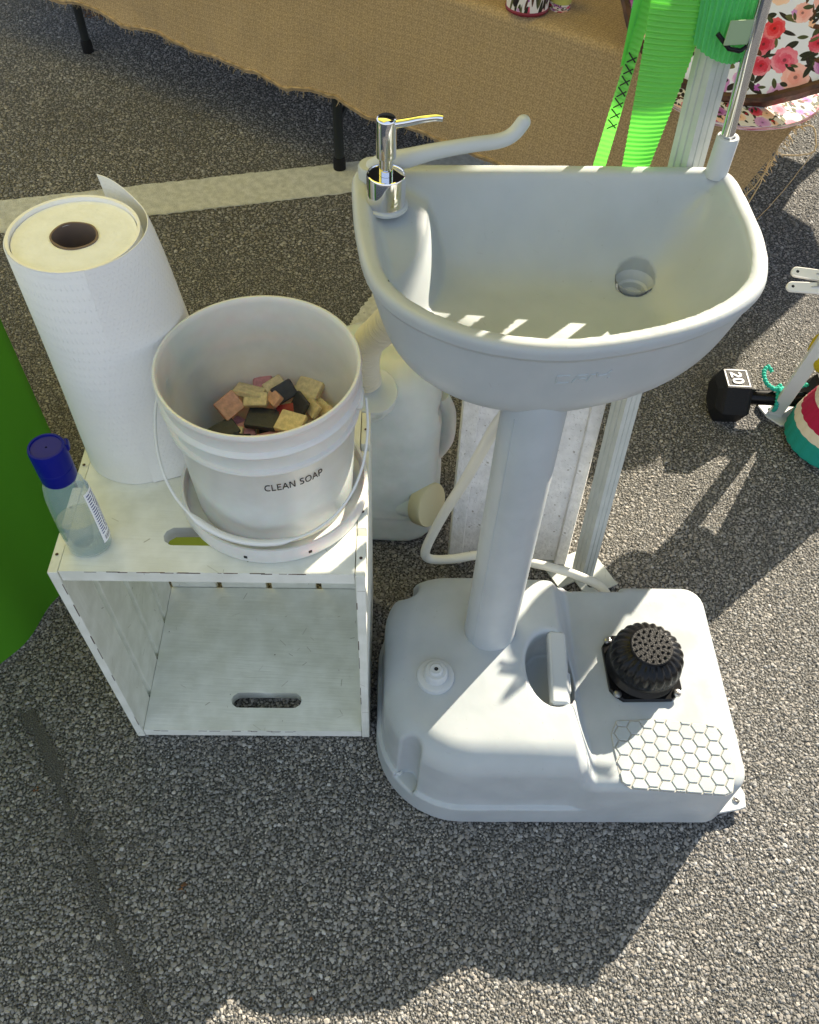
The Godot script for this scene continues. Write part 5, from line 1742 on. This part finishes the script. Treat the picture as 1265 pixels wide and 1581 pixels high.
func right_side() -> void:
	# hex dumbbell
	var o := thing("dumbbell", "black hex dumbbell marked 20 lying on the asphalt right of the basin", "dumbbell")
	var c := Vector3(0.627, 0.0475, -1.247)
	var ax := Vector3(1.0, 0, 0.02).normalized()
	var bz := ax.cross(Vector3.UP).normalized()
	var rfl := 0.047
	for e in 2:
		var mb := MB.new()
		var cc := c + ax * (0.0 if e == 0 else 0.185)
		var hexp := []
		for k in 6:
			var a := PI / 3.0 * k + 0.0
			hexp.append(Vector2(cos(a), sin(a)))
		var R := rfl / cos(PI / 6.0)
		var st := [[-0.034, 0.66], [-0.026, 0.90], [-0.021, 1.0], [0.024, 1.0], [0.030, 0.92], [0.032, 0.7]]
		for s in st.size() - 1:
			for k in 6:
				var k2 := (k + 1) % 6
				var P := func(si: int, kk: int) -> Vector3: return cc + ax * st[si][0] + (Vector3.UP * hexp[kk].y + bz * hexp[kk].x) * R * st[si][1]
				var pts := [P.call(s, k), P.call(s, k2), P.call(s + 1, k2), P.call(s + 1, k)]
				var mid: Vector3 = (pts[0] + pts[2]) / 2.0
				if (pts[1] - pts[0]).cross(pts[2] - pts[0]).dot(mid - cc) < 0.0: pts.reverse()
				mb.flat(pts)
		for en in [0, 5]:
			var nn := ax * (-1.0 if en == 0 else 1.0)
			var ids := []
			for k in 6: ids.append(mb.vert(cc + ax * st[en][0] + (Vector3.UP * hexp[k].y + bz * hexp[k].x) * R * st[en][1], nn))
			for k in range(1, 5): mb.tri(ids[0], ids[k], ids[k + 1])
		var hd := part("head", mb, M.black_rough, o)
		if e == 0:
			# number plate on the upper face: frame and raised figures
			var y := c.y + rfl
			var fm := MB.new()
			var w := 0.021
			var d := 0.0225
			for s in [-1, 1]:
				box(fm, at(cc + ax * (0.0015 + s * w) + Vector3.UP * rfl), Vector3(0.0028, 0.0018, d * 2 + 0.0028), 0.0005)
				box(fm, at(cc + ax * 0.0015 + Vector3(0, rfl, s * d)), Vector3(w * 2, 0.0018, 0.0028), 0.0005)
			part("number_frame", fm, M.silver_paint, hd)
			var tm := TextMesh.new()
			var fo := SystemFont.new()
			fo.font_names = PackedStringArray(["Droid Sans"])
			fo.font_weight = 700
			tm.font = fo
			tm.text = "20"
			tm.font_size = 24
			tm.pixel_size = 0.0013
			tm.depth = 0.002
			var tn := MeshInstance3D.new()
			tn.name = "number"
			tn.mesh = tm
			tn.material_override = M.silver_paint
			# reads from the left: text x runs away from the viewer to the near side
			tn.transform = Transform3D(Basis(Vector3(0.08, 0, 1), Vector3(1, 0, -0.08), Vector3.UP).orthonormalized(), cc + ax * 0.001 + Vector3.UP * (rfl + 0.0006))
			hd.add_child(tn, true)
	var gm := MB.new()
	tube(gm, PackedVector3Array([c + ax * 0.03, c + ax * 0.09, c + ax * 0.155]), 0.0155, 18)
	part("grip", gm, M.black, o)
	# display stand: leg with foot plate
	o = thing("display_stand", "white metal stand leg on a small foot plate right of the dumbbell", "stand")
	var base := Vector3(0.752, 0.006, -1.238)
	var top := base + Vector3(-0.034, 0.19, 0.05) * 2.2
	var lm := MB.new()
	var dir := (top - base).normalized()
	var bx := Basis(Vector3(0.95, 0, 0.3).normalized(), dir, Vector3(-0.3, 0, 0.95).normalized()).orthonormalized()
	box(lm, Transform3D(bx, (base + top) / 2.0), Vector3(0.026, base.distance_to(top), 0.013), 0.0015)
	part("leg", lm, M.white_metal, o)
	var pm := MB.new()
	prism(pm, Transform3D(Basis(Vector3.RIGHT, Vector3(0, 0, -1), Vector3.UP), Vector3(0, 0.0045, 0)), PackedVector2Array([Vector2(0.703, 1.262), Vector2(0.716, 1.291), Vector2(0.757, 1.296), Vector2(0.79, 1.25), Vector2(0.768, 1.212), Vector2(0.738, 1.209), Vector2(0.715, 1.232)]), 0.0035, 0.0007)
	part("foot_plate", pm, M.white_metal, o)
	var hm := MB.new()
	lathe(hm, at(Vector3(0.7265, 0.0082, -1.252)), [Vector2(0.0062, 0.0), Vector2(0.003, 0.0004), Vector2(0.0004, 0.0004)], 20)
	part("plate_hole", hm, M.hole, o)
	# teal cord tied round the grip and through the plate
	o = thing("teal_cord", "teal crochet cord tying the dumbbell grip to the foot plate", "cord")
	var cm := MB.new()
	var gp := c + ax * 0.09
	var cord := [
		[Vector3(0.7265, 0.006, -1.252), Vector3(0.722, 0.03, -1.232), Vector3(0.718, 0.052, -1.229), gp + Vector3(0.0, 0.018, 0.006), gp + Vector3(0.002, 0.021, -0.004)],
		[gp + Vector3(0.0, 0.021, -0.003), gp + Vector3(-0.012, 0.026, 0.0), gp + Vector3(-0.024, 0.03, -0.012), gp + Vector3(-0.026, 0.037, -0.034), gp + Vector3(-0.016, 0.040, -0.046), gp + Vector3(-0.008, 0.034, -0.038)],
		[gp + Vector3(0.002, 0.022, -0.002), gp + Vector3(0.016, 0.022, -0.006), gp + Vector3(0.032, 0.02, -0.008), gp + Vector3(0.06, 0.026, -0.014), gp + Vector3(0.085, 0.022, -0.01)],
		[gp + Vector3(-0.008, 0.019, -0.006), gp + Vector3(0.0, 0.028, 0.004), gp + Vector3(0.008, 0.021, 0.006), gp + Vector3(0.004, 0.026, -0.008), gp + Vector3(-0.006, 0.024, 0.003)]]
	for q in cord:
		tube(cm, spline(q, 14), func(_t: float, l: float) -> float: return 0.0040 + 0.0009 * sin(l * 900.0), 10)
	part("cord", cm, M.teal_cord, o)
	# crocheted gnome: striped cone
	o = thing("crocheted_gnome", "crocheted striped cone in teal, cream and crimson at the right edge", "crochet toy")
	var gc := Vector3(0.824, 0.004, -1.165)
	var bands := [[0.001, 0.058, 0.092, 0.088, "teal"], [0.058, 0.078, 0.088, 0.082, "yarn_cream"], [0.078, 0.112, 0.082, 0.071, "crimson"], [0.112, 0.150, 0.071, 0.060, "yarn_cream"], [0.150, 0.19, 0.060, 0.048, "teal"], [0.19, 0.23, 0.048, 0.036, "yarn_cream"], [0.23, 0.31, 0.036, 0.01, "crimson"]]
	for k in bands.size():
		var q = bands[k]
		var mb := MB.new()
		var pr := []
		if k == 0:
			pr.append(Vector2(0.001, 0.001))
			pr.append(Vector2(0.06, 0.001))
			pr.append(Vector2(0.082, 0.008))
		for s in 13:
			var t := s / 12.0
			pr.append(Vector2(lerpf(q[2], q[3], t), lerpf(maxf(q[0], 0.018 if k == 0 else 0.0), q[1], t)))
		lathe(mb, at(gc), pr, 156, knit, 1.0, 1.0, 80.0)
		part("stripe", mb, M[q[4]], o)
	# yellow crocheted ball hanging above
	var yb := thing("crocheted_ball", "mustard crocheted ball hanging on a cord at the right edge", "crochet toy")
	var ym := MB.new()
	var pr2 := []
	for s in 25:
		var a := -PI / 2 + PI * s / 24.0
		pr2.append(Vector2(cos(a) * 0.042 + 0.0006, sin(a) * 0.042))
	lathe(ym, at(Vector3(0.755, 0.212, -1.198)), pr2, 120, knit, 1.0, 1.0, 80.0)
	part("ball", ym, M.yarn_yellow, yb)
	var ys := MB.new()
	tube(ys, PackedVector3Array([Vector3(0.755, 0.25, -1.198), Vector3(0.735, 0.275, -1.185), Vector3(0.706, 0.285, -1.168)]), 0.0015, 6)
	part("hanging_cord", ys, M.teal_cord, yb)
	# added piece beyond the frame's edge, sized to cast the shadow band
	var hp := thing("band_shade_piece", "added crocheted piece out of view that casts the shadow band over the tank", "crochet toy")
	var hmb := MB.new()
	var pr3 := [Vector2(0.001, 0.0)]
	for s in 40:
		var t := s / 39.0
		pr3.append(Vector2(0.05 + 0.008 * sin(t * 9.0) , 0.002 + t * 0.36))
	pr3.append(Vector2(0.001, 0.375))
	lathe(hmb, at(Vector3(0.777, 0.285, -1.28)), pr3, 120, knit, 1.0, 1.0, 80.0)
	part("knitted_body", hmb, M.yarn_cream, hp)
	var hc := MB.new()
	tube(hc, spline([Vector3(0.68, 0.418, -1.13), Vector3(0.70, 0.56, -1.16), Vector3(0.735, 0.66, -1.22), Vector3(0.777, 0.665, -1.28), Vector3(0.777, 0.645, -1.28)], 6), 0.0035, 8)
	part("hook_arm", hc, M.white_metal, hp)
	# two white plastic clips
	for k in 2:
		var cl := thing("plastic_clip", ["upper white plastic clip with a round hole at the right edge", "lower white plastic clip with a round hole at the right edge"][k], "clip", "white clips at the right edge")
		var p0: Vector3 = [Vector3(0.533, 0.5, -1.0275), Vector3(0.5235, 0.492, -1.004)][k]
		var d: Vector3 = [Vector3(0.98, 0.0, 0.18), Vector3(1.0, 0.02, 0.05)][k].normalized()
		var mb := MB.new()
		var pol := PackedVector2Array()
		for s in 13:
			var a := PI / 2 + PI * s / 12.0
			pol.append(Vector2(cos(a) * 0.0072, sin(a) * 0.0072))
		pol.append(Vector2(0.06, -0.0085))
		pol.append(Vector2(0.22, -0.0085))
		pol.append(Vector2(0.22, 0.0085))
		pol.append(Vector2(0.06, 0.0085))
		var nrm := Vector3(0, 0.85, 0.52)
		var xx := Transform3D(Basis(d, nrm.cross(d), nrm).orthonormalized(), p0)
		prism(mb, xx, pol, 0.005, 0.001)
		part("clip_arm", mb, M.white_plastic, cl)
		var ho := MB.new()
		lathe(ho, xx * Transform3D(Basis(Vector3.RIGHT, PI / 2), Vector3(0.001, 0, 0.0052)), [Vector2(0.0021, 0.0), Vector2(0.001, 0.0002), Vector2(0.0002, 0.0002)], 16)
		part("round_hole", ho, M.hole, cl)
		var sp := MB.new()
		var sq := PackedVector3Array()
		for s in 25: sq.append(xx * Vector3(0.036 + 0.002 * cos(s * 0.9), 0.002 + s * 0.0003, 0.007 + 0.002 * sin(s * 0.9)))
		tube(sp, sq, 0.0006, 5)
		tube(sp, PackedVector3Array([xx * Vector3(0.026, 0.0, 0.0062), xx * Vector3(0.037, 0.001, 0.0066)]), 0.0007, 5)
		part("spring", sp, M.steel, cl)
		var tc := MB.new()
		tube(tc, spline([xx * Vector3(0.19, 0.0, 0.006), xx * Vector3(0.192, 0.004, 0.02), Vector3(0.715, 0.545, -1.09), Vector3(0.70, 0.56, -1.16)], 5), 0.0012, 6)
		part("hanging_cord", tc, M.teal_cord, cl)

# ------------------------------------------------------------------ things on the bench
func on_bench() -> void:
	# round floral tray leaning at the right end
	for k in 2:
		var o := thing("floral_tray", ["large round floral tray with a dark brown rim at the bench's right end", "second floral tray lying under the large round one on the bench"][k], "tray", "round floral trays")
		var n := Vector3(-0.592, 1.038, 1.0).normalized() if k == 0 else Vector3(0.0, 1.0, 0.02).normalized()
		var c := Vector3(0.573, 0.702, -1.655) if k == 0 else Vector3(0.548, 0.512, -1.565)
		var R := 0.25 if k == 0 else 0.155
		var x := along(c, n)
		var mb := MB.new()
		for f in 2:
			var cn := mb.vert(x * Vector3(0, 0.003 if f == 0 else -0.004, 0), x.basis.y * (1.0 if f == 0 else -1.0), Vector2(0.5, 0.5))
			var ring := []
			for s in 97:
				var dv := Vector2.from_angle(TAU * s / 96.0) * R
				ring.append(mb.vert(x * Vector3(dv.x, 0.003 if f == 0 else -0.004, dv.y), x.basis.y * (1.0 if f == 0 else -1.0), Vector2(0.5, 0.5) + dv * 4.0))
			for s in 96: mb.tri(cn, ring[s], ring[s + 1])
		lathe(mb, x, [Vector2(R, -0.004), Vector2(R, 0.003)], 96)
		part("printed_disc", mb, M.floral if k == 0 else M.floral2, o)
		if k == 0:
			var rm := MB.new()
			lathe(rm, x, [Vector2(R - 0.006, 0.002), Vector2(R - 0.004, 0.012), Vector2(R + 0.003, 0.014), Vector2(R + 0.009, 0.010), Vector2(R + 0.010, -0.012), Vector2(R + 0.004, -0.016), Vector2(R - 0.004, -0.012)], 96, func(th: float, pr: Vector2) -> float: return pr.x + 0.0012 * sin(th * 17.0) + 0.0008 * sin(th * 41.0))
			part("rim", rm, M.rim_brown, o)
	# mug
	var o := thing("floral_mug", "white floral mug with a maroon foot on the burlap cloth", "mug")
	var mc := Vector3(0.19, BH + 0.005, -1.845)
	var mb := MB.new()
	lathe(mb, at(mc), [Vector2(0.001, 0.0), Vector2(0.035, 0.0), Vector2(0.041, 0.004), Vector2(0.0425, 0.009), Vector2(0.0425, 0.10), Vector2(0.040, 0.10), Vector2(0.039, 0.012), Vector2(0.001, 0.010)], 48)
	part("mug_body", mb, M.floral2, o)
	var ft := MB.new()
	lathe(ft, at(mc), [Vector2(0.036, 0.0008), Vector2(0.0425, 0.0045), Vector2(0.0438, 0.008), Vector2(0.043, 0.0105), Vector2(0.042, 0.0115)], 48)
	part("maroon_foot", ft, M.maroon, o)
	# small floral tin
	o = thing("small_floral_tin", "small yellow green tin with a floral band beside the mug", "tin")
	var c2 := Vector3(0.2545, BH + 0.004, -1.862)
	var tm := MB.new()
	lathe(tm, along(c2 + Vector3(0, 0.0005, 0), Vector3(0.1, 1, 0.05)), [Vector2(0.001, 0.0), Vector2(0.022, 0.0), Vector2(0.023, 0.002), Vector2(0.023, 0.016)], 32)
	part("floral_band", tm, M.floral2, o)
	tm = MB.new()
	lathe(tm, along(c2, Vector3(0.1, 1, 0.05)), [Vector2(0.0225, 0.016), Vector2(0.0225, 0.07), Vector2(0.019, 0.072), Vector2(0.001, 0.072)], 32)
	part("tin_body", tm, M.yellow_green, o)
	# coral dish
	o = thing("coral_dish", "coral dish at the top edge on the burlap cloth", "dish")
	var dm := MB.new()
	lathe(dm, at(Vector3(0.062, BH + 0.005, -1.985)), [Vector2(0.001, 0.0), Vector2(0.05, 0.0), Vector2(0.075, 0.016), Vector2(0.078, 0.022), Vector2(0.075, 0.022), Vector2(0.048, 0.004), Vector2(0.001, 0.003)], 56)
	part("dish_body", dm, M.coral, o)
